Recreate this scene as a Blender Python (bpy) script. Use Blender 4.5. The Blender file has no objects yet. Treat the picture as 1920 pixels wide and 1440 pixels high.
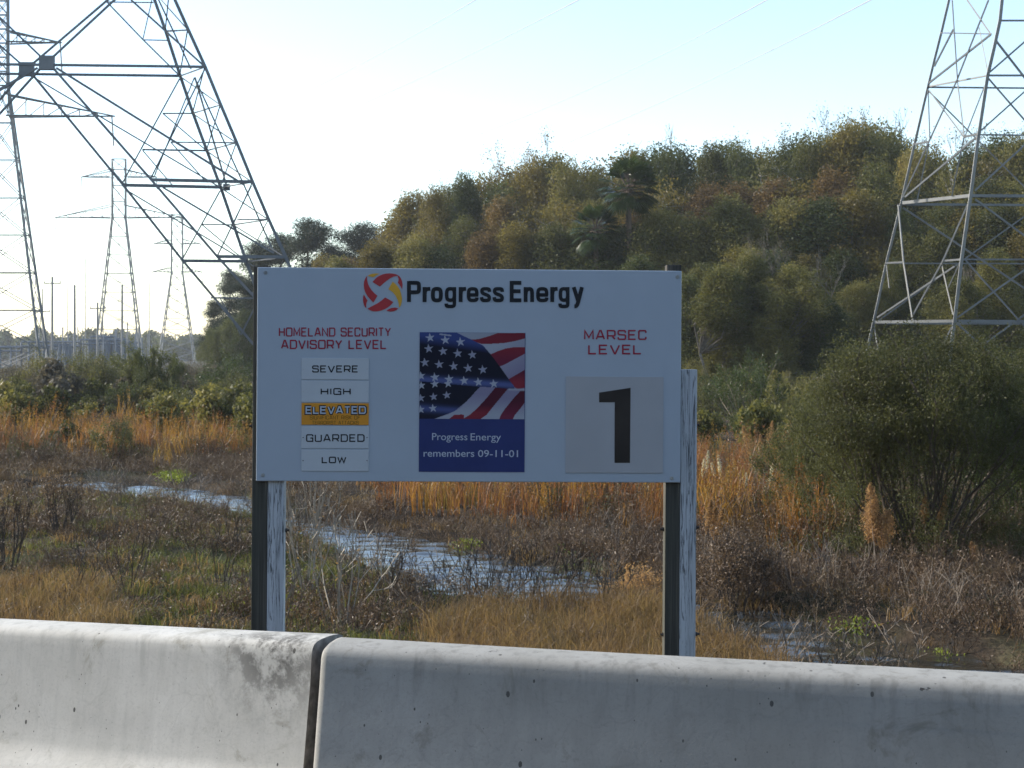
import bpy, math, random
import numpy as np
from mathutils import Vector, Matrix, Euler, Quaternion

# ------------------------------------------------------------------ camera, sky, sun, exposure
scene = bpy.context.scene
col = scene.collection
F, EYE, HOR = 2600.0, 1.75, 660.0
MARSH = -1.85
cam_data = bpy.data.cameras.new('camera')
cam = bpy.data.objects.new('camera', cam_data); col.objects.link(cam)
cam.location = (0, 0, EYE); cam.rotation_euler = (math.radians(90), 0, 0)
cam_data.sensor_width = 36; cam_data.lens = F/1920*36; cam_data.shift_y = -60/1920
cam_data.clip_start = 0.05; cam_data.clip_end = 9000
cam_data.dof.use_dof = True; cam_data.dof.focus_distance = 6.8; cam_data.dof.aperture_fstop = 11
scene.camera = cam
SUN_EL, SUN_AZ = 27.0, -71.0          # azimuth from +Y, negative = to the left
world = bpy.data.worlds.new('World'); scene.world = world; world.use_nodes = True
wn = world.node_tree; wn.nodes.clear()
sky = wn.nodes.new('ShaderNodeTexSky'); sky.sky_type = 'NISHITA'; sky.sun_disc = False
sky.sun_elevation = math.radians(SUN_EL); sky.sun_rotation = math.radians(SUN_AZ)
sky.air_density = 1.0; sky.dust_density = 0.5; sky.ozone_density = 0.5; sky.altitude = 0
bg = wn.nodes.new('ShaderNodeBackground'); bg.inputs[1].default_value = 0.15
wo = wn.nodes.new('ShaderNodeOutputWorld')
wn.links.new(sky.outputs[0], bg.inputs[0]); wn.links.new(bg.outputs[0], wo.inputs[0])
sl = bpy.data.lights.new('sun', 'SUN'); sl.energy = 3.4; sl.angle = math.radians(0.5); sl.color = (1.0, 0.93, 0.82)
so = bpy.data.objects.new('sun', sl); col.objects.link(so)
_e, _a = math.radians(SUN_EL), math.radians(SUN_AZ)
sd = Vector((math.sin(_a)*math.cos(_e), math.cos(_a)*math.cos(_e), math.sin(_e)))
so.rotation_euler = sd.to_track_quat('Z', 'Y').to_euler(); so.location = sd*50
vs = scene.view_settings
scene.display_settings.display_device = 'sRGB'
vs.view_transform = 'Standard'; vs.look = 'None'; vs.gamma = 1.0; vs.exposure = 1.1; vs.use_curve_mapping = False

rng = np.random.default_rng(11)
random.seed(4)

# ------------------------------------------------------------------ helpers
def W(px, py, D):
    return Vector(((px-960)/F*D, D, EYE-(py-HOR)/F*D))
def ground_at(px, py, z=MARSH):
    D = F*(EYE-z)/(py-HOR); return ((px-960)/F*D, D)
def tag(o, label=None, cat=None, group=None, kind=None):
    if label: o['label'] = label
    if cat: o['category'] = cat
    if group: o['group'] = group
    if kind: o['kind'] = kind
    return o
def empty(name, loc, rot=(0, 0, 0)):
    o = bpy.data.objects.new(name, None); o.empty_display_size = 0.2
    o.location = loc; o.rotation_euler = rot; col.objects.link(o); return o
def link(name, me, parent=None, loc=None):
    o = bpy.data.objects.new(name, me); col.objects.link(o)
    if parent: o.parent = parent
    if loc is not None: o.location = loc
    return o
def mesh_np(name, V, Fc, mat=None, smooth=False):
    """V (N,3); Fc (M,k) constant face size, or list of faces"""
    me = bpy.data.meshes.new(name)
    if isinstance(Fc, np.ndarray):
        k = Fc.shape[1]
        me.vertices.add(len(V)); me.vertices.foreach_set('co', np.asarray(V, np.float32).ravel())
        me.loops.add(Fc.size); me.loops.foreach_set('vertex_index', Fc.astype(np.int32).ravel())
        me.polygons.add(len(Fc)); me.polygons.foreach_set('loop_start', np.arange(0, Fc.size, k, dtype=np.int32))
        me.update(calc_edges=True)
    else:
        me.from_pydata([tuple(v) for v in V], [], Fc)
        me.update()
    if mat: me.materials.append(mat)
    me.polygons.foreach_set('use_smooth', np.full(len(me.polygons), smooth)) 
    return me
def box_v(x0, x1, y0, y1, z0, z1):
    V = [(x0,y0,z0),(x1,y0,z0),(x1,y1,z0),(x0,y1,z0),(x0,y0,z1),(x1,y0,z1),(x1,y1,z1),(x0,y1,z1)]
    Fs = [(0,3,2,1),(4,5,6,7),(0,1,5,4),(1,2,6,5),(2,3,7,6),(3,0,4,7)]
    return V, Fs
class MB:
    def __init__(s): s.V = []; s.F = []
    def add(s, V, Fs):
        n = len(s.V); s.V += [tuple(v) for v in V]; s.F += [tuple(i+n for i in f) for f in Fs]
    def box(s, *a): s.add(*box_v(*a))
    def mesh(s, name, mat, smooth=False): return mesh_np(name, s.V, s.F, mat, smooth)
def bevel_box(name, dims, mat, bev=0.003, seg=2):
    import bmesh
    bm = bmesh.new(); V, Fs = box_v(*dims)
    vs_ = [bm.verts.new(v) for v in V]
    for f in Fs: bm.faces.new([vs_[i] for i in f])
    bmesh.ops.bevel(bm, geom=bm.edges[:], offset=bev, segments=seg, affect='EDGES', profile=0.5)
    me = bpy.data.meshes.new(name); bm.to_mesh(me); bm.free(); me.materials.append(mat); return me
def tubes(S, sides=4):
    """S: (n,8) p0 p1 r0 r1"""
    S = np.asarray(S, float); n = len(S)
    p0, p1, r0, r1 = S[:, :3], S[:, 3:6], S[:, 6], S[:, 7]
    d = p1-p0; d /= np.linalg.norm(d, axis=1, keepdims=True)+1e-9
    a = np.where(np.abs(d[:, 2:3]) < .9, [[0, 0, 1.]], [[1., 0, 0]])
    u = np.cross(d, a); u /= np.linalg.norm(u, axis=1, keepdims=True); v = np.cross(d, u)
    V = np.zeros((n, 2*sides, 3))
    for k in range(sides):
        t = 2*math.pi*k/sides; o = u*math.cos(t)+v*math.sin(t)
        V[:, k] = p0+o*r0[:, None]; V[:, sides+k] = p1+o*r1[:, None]
    base = np.array([[k, (k+1) % sides, sides+(k+1) % sides, sides+k] for k in range(sides)])
    Fc = (base[None]+(np.arange(n)*2*sides)[:, None, None]).reshape(-1, 4)
    return V.reshape(-1, 3), Fc
def leafquads(P, size, r, asp=.55, nrm=None, droop=0):
    n = len(P); size = np.broadcast_to(size, n)
    a = r.normal(size=(n, 3)); a /= np.linalg.norm(a, axis=1, keepdims=True)
    if nrm is not None: a = a*0.8+nrm; a /= np.linalg.norm(a, axis=1, keepdims=True)
    b = r.normal(size=(n, 3)); b[:, 2] -= droop; b -= a*(a*b).sum(1, keepdims=True); b /= np.linalg.norm(b, axis=1, keepdims=True)
    c = np.cross(a, b)
    s = (size*r.uniform(.6, 1.3, n))[:, None]/2
    V = np.stack([P-b*s, P+c*s*asp, P+b*s, P-c*s*asp], 1).reshape(-1, 3)
    Fc = np.arange(4*n).reshape(-1, 4)
    return V, Fc
def joinVF(L):
    Vs, Fs, n = [], [], 0
    for V, Fc in L:
        Vs.append(V); Fs.append(Fc+n); n += len(V)
    return np.concatenate(Vs), np.concatenate(Fs)
def inpoly(x, y, P):
    x = np.asarray(x); c = np.zeros(x.shape, bool); n = len(P)
    for i in range(n):
        x0, y0 = P[i]; x1, y1 = P[(i+1) % n]
        if y0 == y1: continue
        k = ((y0 > y) != (y1 > y)) & (x < (x1-x0)*(y-y0)/(y1-y0)+x0)
        c ^= k
    return c
def segdist(x, y, P):
    d = np.full(np.shape(x), 1e9); n = len(P)
    for i in range(n):
        x0, y0 = P[i]; x1, y1 = P[(i+1) % n]
        L = (x1-x0)**2+(y1-y0)**2+1e-12
        t = np.clip(((x-x0)*(x1-x0)+(y-y0)*(y1-y0))/L, 0, 1)
        d = np.minimum(d, np.hypot(x-x0-t*(x1-x0), y-y0-t*(y1-y0)))
    return d

# ------------------------------------------------------------------ materials
class NT:
    def __init__(s, name):
        s.m = bpy.data.materials.new(name); s.m.use_nodes = True; s.t = s.m.node_tree; s.t.nodes.clear()
        s.out = s.n('ShaderNodeOutputMaterial')
    def n(s, kind, **kw):
        nd = s.t.nodes.new(kind)
        for k, v in kw.items():
            if k.startswith('i_'):
                key = k[2:]; key = int(key) if key.isdigit() else key.replace('_', ' ')
                nd.inputs[key].default_value = v
            else: setattr(nd, k, v)
        return nd
    def l(s, a, b): s.t.links.new(a, b)
    def coord(s, which='Object', scale=(1, 1, 1), loc=(0, 0, 0)):
        if which == 'Position': o = s.n('ShaderNodeNewGeometry').outputs['Position']
        else: o = s.n('ShaderNodeTexCoord').outputs[which]
        mp = s.n('ShaderNodeMapping'); mp.inputs['Scale'].default_value = scale; mp.inputs['Location'].default_value = loc
        s.l(o, mp.inputs[0]); return mp.outputs[0]
    def noise(s, vec, scale, detail=4, rough=.6, dist=0):
        t = s.n('ShaderNodeTexNoise'); t.inputs['Scale'].default_value = scale; t.inputs['Detail'].default_value = detail
        t.inputs['Roughness'].default_value = rough; t.inputs['Distortion'].default_value = dist; s.l(vec, t.inputs['Vector']); return t.outputs[0]
    def ramp(s, fac, stops, interp='LINEAR'):
        r = s.n('ShaderNodeValToRGB'); r.color_ramp.interpolation = interp
        e = r.color_ramp.elements
        while len(e) < len(stops): e.new(0.5)
        for i, (p, c) in enumerate(stops):
            e[i].position = p; e[i].color = (c[0], c[1], c[2], 1) if hasattr(c, '__len__') else (c, c, c, 1)
        s.l(fac, r.inputs[0]); return r.outputs[0]
    def mix(s, fac, a, b, mode='MIX'):
        m = s.n('ShaderNodeMix'); m.data_type = 'RGBA'; m.blend_type = mode
        for i_, sock, v in ((0, m.inputs[0], fac), (6, m.inputs[6], a), (7, m.inputs[7], b)):
            if hasattr(v, 'links'): s.l(v, sock)
            elif hasattr(v, '__len__'): sock.default_value = (v[0], v[1], v[2], 1)
            else: sock.default_value = v if i_ == 0 else (v, v, v, 1)
        return m.outputs[2]
    def bsdf(s, color, rough=.7, bump=None, bstr=.3, bdist=.01, spec=.3, metal=0):
        b = s.n('ShaderNodeBsdfPrincipled')
        for sock, v in ((b.inputs['Base Color'], color), (b.inputs['Roughness'], rough)):
            if hasattr(v, 'links'): s.l(v, sock)
            elif hasattr(v, '__len__'): sock.default_value = (v[0], v[1], v[2], 1)
            else: sock.default_value = v
        b.inputs['Specular IOR Level'].default_value = spec; b.inputs['Metallic'].default_value = metal
        if bump is not None:
            bp = s.n('ShaderNodeBump'); bp.inputs['Strength'].default_value = bstr; bp.inputs['Distance'].default_value = bdist
            s.l(bump, bp.inputs['Height']); s.l(bp.outputs[0], b.inputs['Normal'])
        return b.outputs[0]
    def end(s, sh): s.l(sh, s.out.inputs[0]); return s.m

def plain(name, c, rough=.6, var=.12, spec=.3, metal=0, scale=6):
    t = NT(name); v = t.coord(); nz = t.noise(v, scale, 5)
    lo = [x*(1-var) for x in c]; hi = [min(1, x*(1+var)) for x in c]
    return t.end(t.bsdf(t.ramp(nz, [(.3, lo), (.7, hi)]), rough, spec=spec, metal=metal))
def foliage(name, cols, trans=.4, rough=.55, patch=.35, spec=.16, tcol=1.5, fine=9.0):
    """cols: several leaf colours, mixed per copy, per patch in space and per leaf"""
    t = NT(name)
    oi = t.n('ShaderNodeObjectInfo')
    v = t.coord('Position'); n1 = t.noise(v, patch, 3); n2 = t.noise(v, fine, 2, .8)
    a = t.n('ShaderNodeMath', operation='ADD'); t.l(n1, a.inputs[0]); t.l(n2, a.inputs[1])
    b = t.n('ShaderNodeMath', operation='MULTIPLY_ADD'); t.l(oi.outputs['Random'], b.inputs[0]); b.inputs[1].default_value = .5; t.l(a.outputs[0], b.inputs[2])
    c = t.n('ShaderNodeMapRange'); t.l(b.outputs[0], c.inputs[0]); c.inputs[1].default_value = .75; c.inputs[2].default_value = 1.75
    k = len(cols)
    color = t.ramp(c.outputs[0], [(i/(k-1), cc) for i, cc in enumerate(cols)])
    p = t.bsdf(color, rough, spec=spec)
    tr = t.n('ShaderNodeBsdfTranslucent')
    tc = t.mix(1.0, color, (tcol, tcol, tcol*.75), 'MULTIPLY'); t.l(tc, tr.inputs[0])
    mx = t.n('ShaderNodeMixShader'); mx.inputs[0].default_value = trans; t.l(p, mx.inputs[1]); t.l(tr.outputs[0], mx.inputs[2])
    return t.end(mx.outputs[0])

def m_concrete(seed, dark=1.0, stain=None):
    t = NT('concrete'); v = t.coord('Object', loc=(seed, seed*.7, 0))
    big = t.noise(v, 1.6, 6, .6, .4); fine = t.noise(v, 90, 6, .75); mid = t.noise(v, 12, 5, .65)
    streak = t.noise(t.coord('Object', (26, 26, .8), (seed, 0, 0)), 1.0, 5, .6)
    blot = t.noise(t.coord('Object', (1, 1, 1), (3+seed, 1, 2)), 4.2, 9, .72, .8)
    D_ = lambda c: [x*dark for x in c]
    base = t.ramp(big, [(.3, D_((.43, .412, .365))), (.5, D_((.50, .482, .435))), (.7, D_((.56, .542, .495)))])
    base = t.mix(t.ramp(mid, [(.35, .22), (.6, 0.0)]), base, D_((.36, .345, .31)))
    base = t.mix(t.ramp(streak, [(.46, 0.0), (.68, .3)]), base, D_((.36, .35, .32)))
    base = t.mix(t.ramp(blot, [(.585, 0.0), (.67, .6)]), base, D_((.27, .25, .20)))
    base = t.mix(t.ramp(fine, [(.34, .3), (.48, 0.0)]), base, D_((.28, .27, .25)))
    hh = fine
    for sc_, thr, amt, off in ((15, .135, -.335, 0), (36, .12, -.31, 7)):
        vo = t.n('ShaderNodeTexVoronoi'); vo.inputs['Scale'].default_value = sc_; t.l(t.coord('Object', (1, 1, .6), (seed*3+off, off, 0)), vo.inputs['Vector'])
        m = t.noise(t.coord('Object', loc=(off, seed, 2)), 5, 3)
        p0 = t.n('ShaderNodeMath', operation='MULTIPLY_ADD'); t.l(m, p0.inputs[0]); p0.inputs[1].default_value = -amt; p0.inputs[2].default_value = -thr+.02
        pit = t.n('ShaderNodeMath', operation='LESS_THAN'); t.l(vo.outputs['Distance'], pit.inputs[0]); t.l(p0.outputs[0], pit.inputs[1])
        base = t.mix(pit.outputs[0], base, (.10, .095, .085)); hh = t.mix(pit.outputs[0], hh, 0.0)
    for k, (sc_, al) in enumerate(((1.6, .16), (3.1, .14))):
        sc = t.noise(t.coord('Object', (1, 1, 1), (9+seed+k*4, 4, 1)), sc_, 2, .4, 2.2)
        base = t.mix(t.ramp(sc, [(.494, 0.0), (.5, al), (.506, 0.0)]), base, D_((.24, .225, .20)))
    # grime washed down from the top edge
    sep = t.n('ShaderNodeSeparateXYZ'); t.l(t.coord('Object'), sep.inputs[0])
    mr = t.n('ShaderNodeMapRange'); t.l(sep.outputs['Z'], mr.inputs[0]); mr.inputs[1].default_value = .62; mr.inputs[2].default_value = .80
    g = t.n('ShaderNodeMath', operation='MULTIPLY'); t.l(mr.outputs[0], g.inputs[0]); t.l(t.ramp(streak, [(.52, 0.0), (.66, .35)]), g.inputs[1])
    base = t.mix(g.outputs[0], base, D_((.22, .21, .18)))
    # small chips knocked out of the top edge
    c1 = t.noise(t.coord('Object', (1, 1, 2.5), (seed*2, 3, 8)), 13, 3, .7); cm = t.n('ShaderNodeMapRange'); t.l(sep.outputs['Z'], cm.inputs[0]); cm.inputs[1].default_value = .765; cm.inputs[2].default_value = .785
    ck = t.n('ShaderNodeMath', operation='MULTIPLY'); t.l(t.ramp(c1, [(.70, 0.0), (.715, 1.0)]), ck.inputs[0]); t.l(cm.outputs[0], ck.inputs[1])
    base = t.mix(ck.outputs[0], base, (.07, .065, .06)); hh = t.mix(ck.outputs[0], hh, 0.0)
    if stain:
        vd = t.n('ShaderNodeVectorMath', operation='DISTANCE'); t.l(t.coord('Position', (1, 1, 1)), vd.inputs[0]); vd.inputs[1].default_value = stain
        dm = t.n('ShaderNodeMapRange'); t.l(vd.outputs['Value'], dm.inputs[0]); dm.inputs[1].default_value = .30; dm.inputs[2].default_value = .05
        sm = t.n('ShaderNodeMath', operation='MULTIPLY'); t.l(dm.outputs[0], sm.inputs[0]); t.l(t.ramp(t.noise(t.coord('Position'), 14, 8, .75), [(.42, 0.0), (.56, 1.0)]), sm.inputs[1])
        base = t.mix(sm.outputs[0], base, (.10, .095, .085))
    return t.end(t.bsdf(base, .85, hh, .25, .003, .15))

def m_whitepaint():
    t = NT('weathered_white_paint')
    g = t.noise(t.coord('Object', (38, 38, 1.6)), 1.0, 5, .62, 1.2)
    g2 = t.noise(t.coord('Object', (70, 70, 3.2), (4, 2, 1)), 1.0, 4, .6, .6)
    ar = t.noise(t.coord('Object', (6, 6, 1.4), (1, 1, 5)), 1.0, 3)
    ln = t.ramp(g, [(.46, 0.0), (.485, 1.0), (.515, 1.0), (.535, 0.0)])
    ln2 = t.ramp(g2, [(.60, 0.0), (.64, .95)])
    am = t.ramp(ar, [(.36, 0.0), (.52, 1.0)])
    k = t.mix(1.0, ln, am, 'MULTIPLY'); k = t.mix(1.0, k, ln2, 'LIGHTEN')
    soft = t.ramp(t.noise(t.coord('Object', (14, 14, 1.2)), 1.0, 4), [(.3, (.44, .46, .48)), (.7, (.56, .58, .60))])
    k = t.mix(1.0, k, (.85, .85, .85), 'MULTIPLY'); c = t.mix(k, soft, (.05, .05, .052))
    return t.end(t.bsdf(c, .7, k, -.5, .003, .25))
def m_darkwood():
    t = NT('dark_weathered_timber')
    g = t.noise(t.coord('Object', (45, 45, 1.3)), 1.0, 6, .7, .8)
    b = t.noise(t.coord('Object', (5, 5, 1.2)), 1.0, 3)
    c = t.ramp(g, [(.3, (.035, .032, .028)), (.55, (.085, .078, .066)), (.75, (.15, .135, .11))])
    c = t.mix(t.ramp(b, [(.4, 0.0), (.7, .5)]), c, (.06, .065, .05))
    return t.end(t.bsdf(c, .85, g, .5, .004, .15))
def m_steel(name, c=(.36, .37, .38), rough=.5):
    t = NT(name); v = t.coord('Position')
    nz = t.noise(v, 1.2, 5, .7)
    cc = t.ramp(nz, [(.3, [x*.75 for x in c]), (.7, [min(1, x*1.15) for x in c])])
    return t.end(t.bsdf(cc, rough, spec=.4, metal=.25))
def m_water():
    t = NT('creek_water'); v = t.coord('Position', (1.0, 3.4, 1))
    a = t.noise(v, 2.2, 4, .6); b = t.noise(v, 9, 2)
    h = t.mix(.35, a, b)
    mud = t.ramp(t.noise(t.coord('Position'), .5, 3), [(.35, (.02, .02, .016)), (.7, (.045, .038, .026))])
    return t.end(t.bsdf(mud, .04, h, .35, .02, 1.0))
def m_ground():
    t = NT('marsh_ground'); v = t.coord('Position')
    n1 = t.noise(v, .16, 5, .6); n2 = t.noise(v, 1.3, 6, .7); n3 = t.noise(v, 14, 5, .75)
    brown = t.ramp(n2, [(.3, (.03, .022, .016)), (.55, (.065, .048, .033)), (.75, (.13, .10, .065))])
    green = t.ramp(n2, [(.3, (.025, .033, .012)), (.6, (.055, .072, .022)), (.8, (.10, .115, .045))])
    c = t.mix(t.ramp(n1, [(.48, 0.0), (.60, .8)]), brown, green)
    c = t.mix(t.ramp(n3, [(.42, .65), (.56, 0.0)]), c, (.02, .017, .012))
    return t.end(t.bsdf(c, .95, n3, .8, .05, .1))
def m_vcol(name, attr, rough=.45):
    t = NT(name); a = t.n('ShaderNodeVertexColor'); a.layer_name = attr
    return t.end(t.bsdf(a.outputs[0], rough, spec=.3))

M = dict(
 panel=plain('white_sign_face', (.425, .475, .53), .38, .03, .35, scale=3),
 plate=plain('white_plate', (.53, .56, .58), .4, .02, .35),
 plate_grey=plain('yellowed_plate', (.42, .42, .43), .4, .04, .35, scale=4),
 orange=plain('orange_plate', (.72, .30, .03), .45, .06),
 black=plain('black_vinyl', (.018, .02, .024), .45, .2),
 one=plain('faded_black_vinyl', (.035, .028, .024), .5, .35, scale=3),
 redtext=plain('red_vinyl', (.36, .028, .055), .5, .12),
 logored=plain('logo_red', (.47, .045, .05), .5, .08),
 logoyel=plain('logo_yellow', (.76, .40, .045), .5, .08),
 brown=plain('brown_print', (.23, .11, .01), .5, .1),
 blueprint=plain('royal_blue_print', (.028, .042, .155), .45, .08),
 palelet=plain('pale_lettering', (.50, .55, .62), .5, .04),
 edge=plain('panel_edge', (.62, .62, .60), .5, .15),
 line=plain('plate_gap_shadow', (.10, .11, .13), .8, .2),
 zinc=plain('zinc_screw', (.42, .42, .40), .4, .2, .5, .5),
 rust=plain('blackened_bolt', (.05, .04, .035), .6, .2),
 white_paint=m_whitepaint(), dark_wood=m_darkwood(),
 steel_dark=m_steel('weathered_steel', (.16, .17, .18), .6), steel=m_steel('galvanised_steel', (.17, .172, .17), .5),
 steel_far=m_steel('far_galvanised_steel', (.17, .18, .185), .6), pole=plain('utility_pole_grey', (.24, .23, .22), .8),
 sub=plain('substation_blue_grey', (.10, .125, .16), .7), cable=plain('aluminium_cable', (.45, .42, .38), .5),
 water=m_water(), ground=m_ground(), asphalt=plain('asphalt', (.05, .05, .052), .9, .25, .2, scale=40),
 bark=plain('grey_bark', (.16, .14, .12), .9, .35, .1, scale=4), palebark=plain('pale_bark', (.34, .31, .27), .9, .3, .1, scale=4),
 pinebark=plain('pine_bark', (.10, .075, .06), .9, .3, .1),
 olive=foliage('olive_leaves', [(.026, .029, .012), (.066, .070, .022), (.14, .128, .038), (.26, .205, .065)], .35, .52),
 green=foliage('dark_green_leaves', [(.018, .025, .010), (.042, .054, .018), (.08, .09, .03), (.13, .13, .05)], .35, .52),
 gold=foliage('gold_brown_leaves', [(.06, .050, .018), (.10, .080, .023), (.15, .118, .032), (.10, .098, .028)], .45, .45),
 rusty=foliage('russet_leaves', [(.055, .042, .024), (.10, .064, .029), (.14, .09, .034), (.08, .068, .028)], .45, .45),
 greyleaf=foliage('grey_brown_leaves', [(.065, .055, .042), (.10, .085, .065), (.15, .13, .09)], .3, .6),
 pine=foliage('pine_needles', [(.008, .016, .009), (.016, .027, .014), (.035, .045, .02)], .2, .5),
 palm=foliage('palm_fronds', [(.018, .030, .010), (.035, .055, .016), (.075, .09, .03)], .2, .3),
 feather=foliage('feathery_green', [(.042, .043, .019), (.074, .076, .030), (.105, .106, .042), (.14, .115, .058)], .4, .5),
 bushgreen=foliage('bush_green', [(.026, .040, .014), (.055, .075, .022), (.10, .12, .035)], .4, .35),
 reed=foliage('orange_reeds', [(.08, .037, .014), (.23, .105, .025), (.32, .18, .036), (.18, .15, .036)], .4, .5, .5, fine=38.0, spec=.35),
 reedred=foliage('rust_reeds', [(.09, .038, .02), (.20, .08, .03), (.27, .14, .052)], .4, .5, .5, fine=38.0, spec=.35),
 tan=foliage('tan_grass', [(.08, .05, .028), (.145, .088, .042), (.20, .13, .06), (.10, .085, .035)], .45, .6, .6, fine=38.0, spec=.35),
 brownweed=foliage('brown_dead_weeds', [(.044, .027, .016), (.092, .058, .035), (.165, .11, .068), (.10, .08, .04)], .25, .5, .6, fine=38.0, spec=.35),
 grass=foliage('green_grass', [(.034, .040, .014), (.068, .076, .022), (.115, .118, .036), (.14, .105, .055)], .5, .5, .6, fine=38.0, spec=.35),
 brightgreen=foliage('bright_waterside_plants', [(.08, .11, .018), (.14, .18, .025), (.20, .22, .04)], .5, .45, .6, fine=38.0, spec=.35),
 twig=plain('grey_twigs', (.20, .165, .13), .8, .3, .2, scale=9), twigdark=plain('dark_twigs', (.085, .068, .055), .8, .3, .2, scale=9),
 paletwig=plain('bleached_stems', (.36, .31, .24), .7, .2, .25, scale=9),
 plume=foliage('fluffy_tan_plume', [(.20, .12, .06), (.31, .19, .10), (.42, .28, .16)], .5, .8),
 plumewhite=foliage('silver_plume', [(.5, .47, .40), (.62, .58, .50)], .5, .8),
)

# ------------------------------------------------------------------ terrain, creek, road
ZW = -2.0
up = [(60,905),(180,905),(280,910),(440,928),(540,962),(700,1003),(830,1020),(960,1055),(1140,1088),(1250,1112),(1340,1138),(1450,1155),(1560,1185),(1700,1215),(1850,1248),(2000,1280),(2200,1330)]
lo = [(60,918),(180,922),(260,932),(400,952),(540,992),(660,1036),(780,1093),(900,1119),(1040,1132),(1150,1136),(1250,1152),(1330,1182),(1400,1215),(1480,1262),(1640,1320),(1900,1420)]
lo = [(x, y+(-1 if x < 400 else 1 if x < 720 else 7)) for x, y in lo]
CREEK = [ground_at(x, y, ZW) for x, y in up]+[ground_at(x, y, ZW) for x, y in lo[::-1]]
def wob(x, y, s, seed):
    r = np.random.default_rng(seed); o = 0
    for i in range(5):
        a = r.uniform(0, 6.28); k = s*(1.7**i); o = o+np.sin((x*math.cos(a)+y*math.sin(a))*k+r.uniform(0, 6.28))/(1.4**i)
    return o/2.5
def terrain(x, y):
    x = np.asarray(x, float); y = np.asarray(y, float)
    t = np.clip((y-5.6)/7.5, 0, 1); t = t*t*(3-2*t)
    z = -.06+(MARSH+.06)*t
    far = np.clip((y-12)/6, 0, 1)
    z = z+.10*wob(x, y, .5, 1)*far+.04*wob(x, y, 2.5, 2)*far
    ins = inpoly(x, y, CREEK); d = segdist(x, y, CREEK); sdv = np.where(ins, -d, d)+.10*wob(x, y, 2.1, 3)
    k = np.clip((sdv+.25)/.75, 0, 1); k = k*k*(3-2*k)
    z = np.where(y > 12, z*k+(ZW-.3)*(1-k), z)
    return z
gx = np.concatenate([[-1500, -1000, -600, -300, -150, -90, -60, -40], np.arange(-30, -14, 1.), np.arange(-14, 14, .22), np.arange(14, 31, 1.), [40, 60, 90, 150, 300, 600, 1000, 1500]])
gy = np.concatenate([[-400, -100, -30, -10, 0], np.arange(5, 13, .5), np.arange(13, 45, .22), np.arange(45, 90, 1.5), [95, 110, 130, 160, 200, 260, 340, 450, 600, 900, 1200, 1500]])
GX, GY = np.meshgrid(gx, gy); GZ = terrain(GX, GY)
nx, ny = len(gx), len(gy)
ii = (np.arange(ny-1)[:, None]*nx+np.arange(nx-1)[None]).ravel()
tag(link('marsh_ground', mesh_np('marsh_ground', np.stack([GX.ravel(), GY.ravel(), GZ.ravel()], 1), np.stack([ii, ii+1, ii+1+nx, ii+nx], 1), M['ground'], True)), kind='structure')
wc = np.array(CREEK); 
wV = [(x-.0, y, ZW) for x, y in CREEK]
# water sheet a little wider than the channel, banks rise through it
wx0, wx1, wy0, wy1 = wc[:, 0].min()-2, wc[:, 0].max()+1, wc[:, 1].min()-1, wc[:, 1].max()+2
upW = [ground_at(x, y, ZW) for x, y in up]; loW = [ground_at(x, y, ZW) for x, y in lo]
ring = [(x, y+.5, ZW) for x, y in upW]+[(x, y-.5, ZW) for x, y in loW[::-1]]
WP = [(x, y) for x, y, z in ring]
def ripple(x, y):
    r = np.random.default_rng(9); h = 0
    for i in range(26):
        a = math.pi/2+r.normal()*.55; wl = r.uniform(.22, .75); k = 2*math.pi/wl
        h = h+np.sin((x*math.cos(a)+y*math.sin(a))*k+r.uniform(0, 6.283)+.6*wob(x, y, 1.1, 40+i))*wl*.0068
    return h*(.75+.35*wob(x, y, .9, 77))
wsx = np.arange(wx0-1, 12, .07); wsy = np.arange(wy0-1, wy1+1, .06)
QX, QY = np.meshgrid(wsx, wsy); nxw = len(wsx)
inn = inpoly(QX[:-1, :-1], QY[:-1, :-1], WP)
ci_ = np.argwhere(inn); base_i = ci_[:, 0]*nxw+ci_[:, 1]
Fw = np.stack([base_i, base_i+1, base_i+1+nxw, base_i+nxw], 1)
uq, inv = np.unique(Fw.ravel(), return_inverse=True)
xw, yw = QX.ravel()[uq], QY.ravel()[uq]
tag(link('creek_water', mesh_np('creek_water', np.stack([xw, yw, ZW+ripple(xw, yw)], 1), inv.reshape(-1, 4), M['water'], True)), kind='structure')
rv = MB(); rv.box(-60, 60, -12, 5.55, -.3, 0.0)
tag(link('road', rv.mesh('road', M['asphalt'])), kind='structure')

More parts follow.
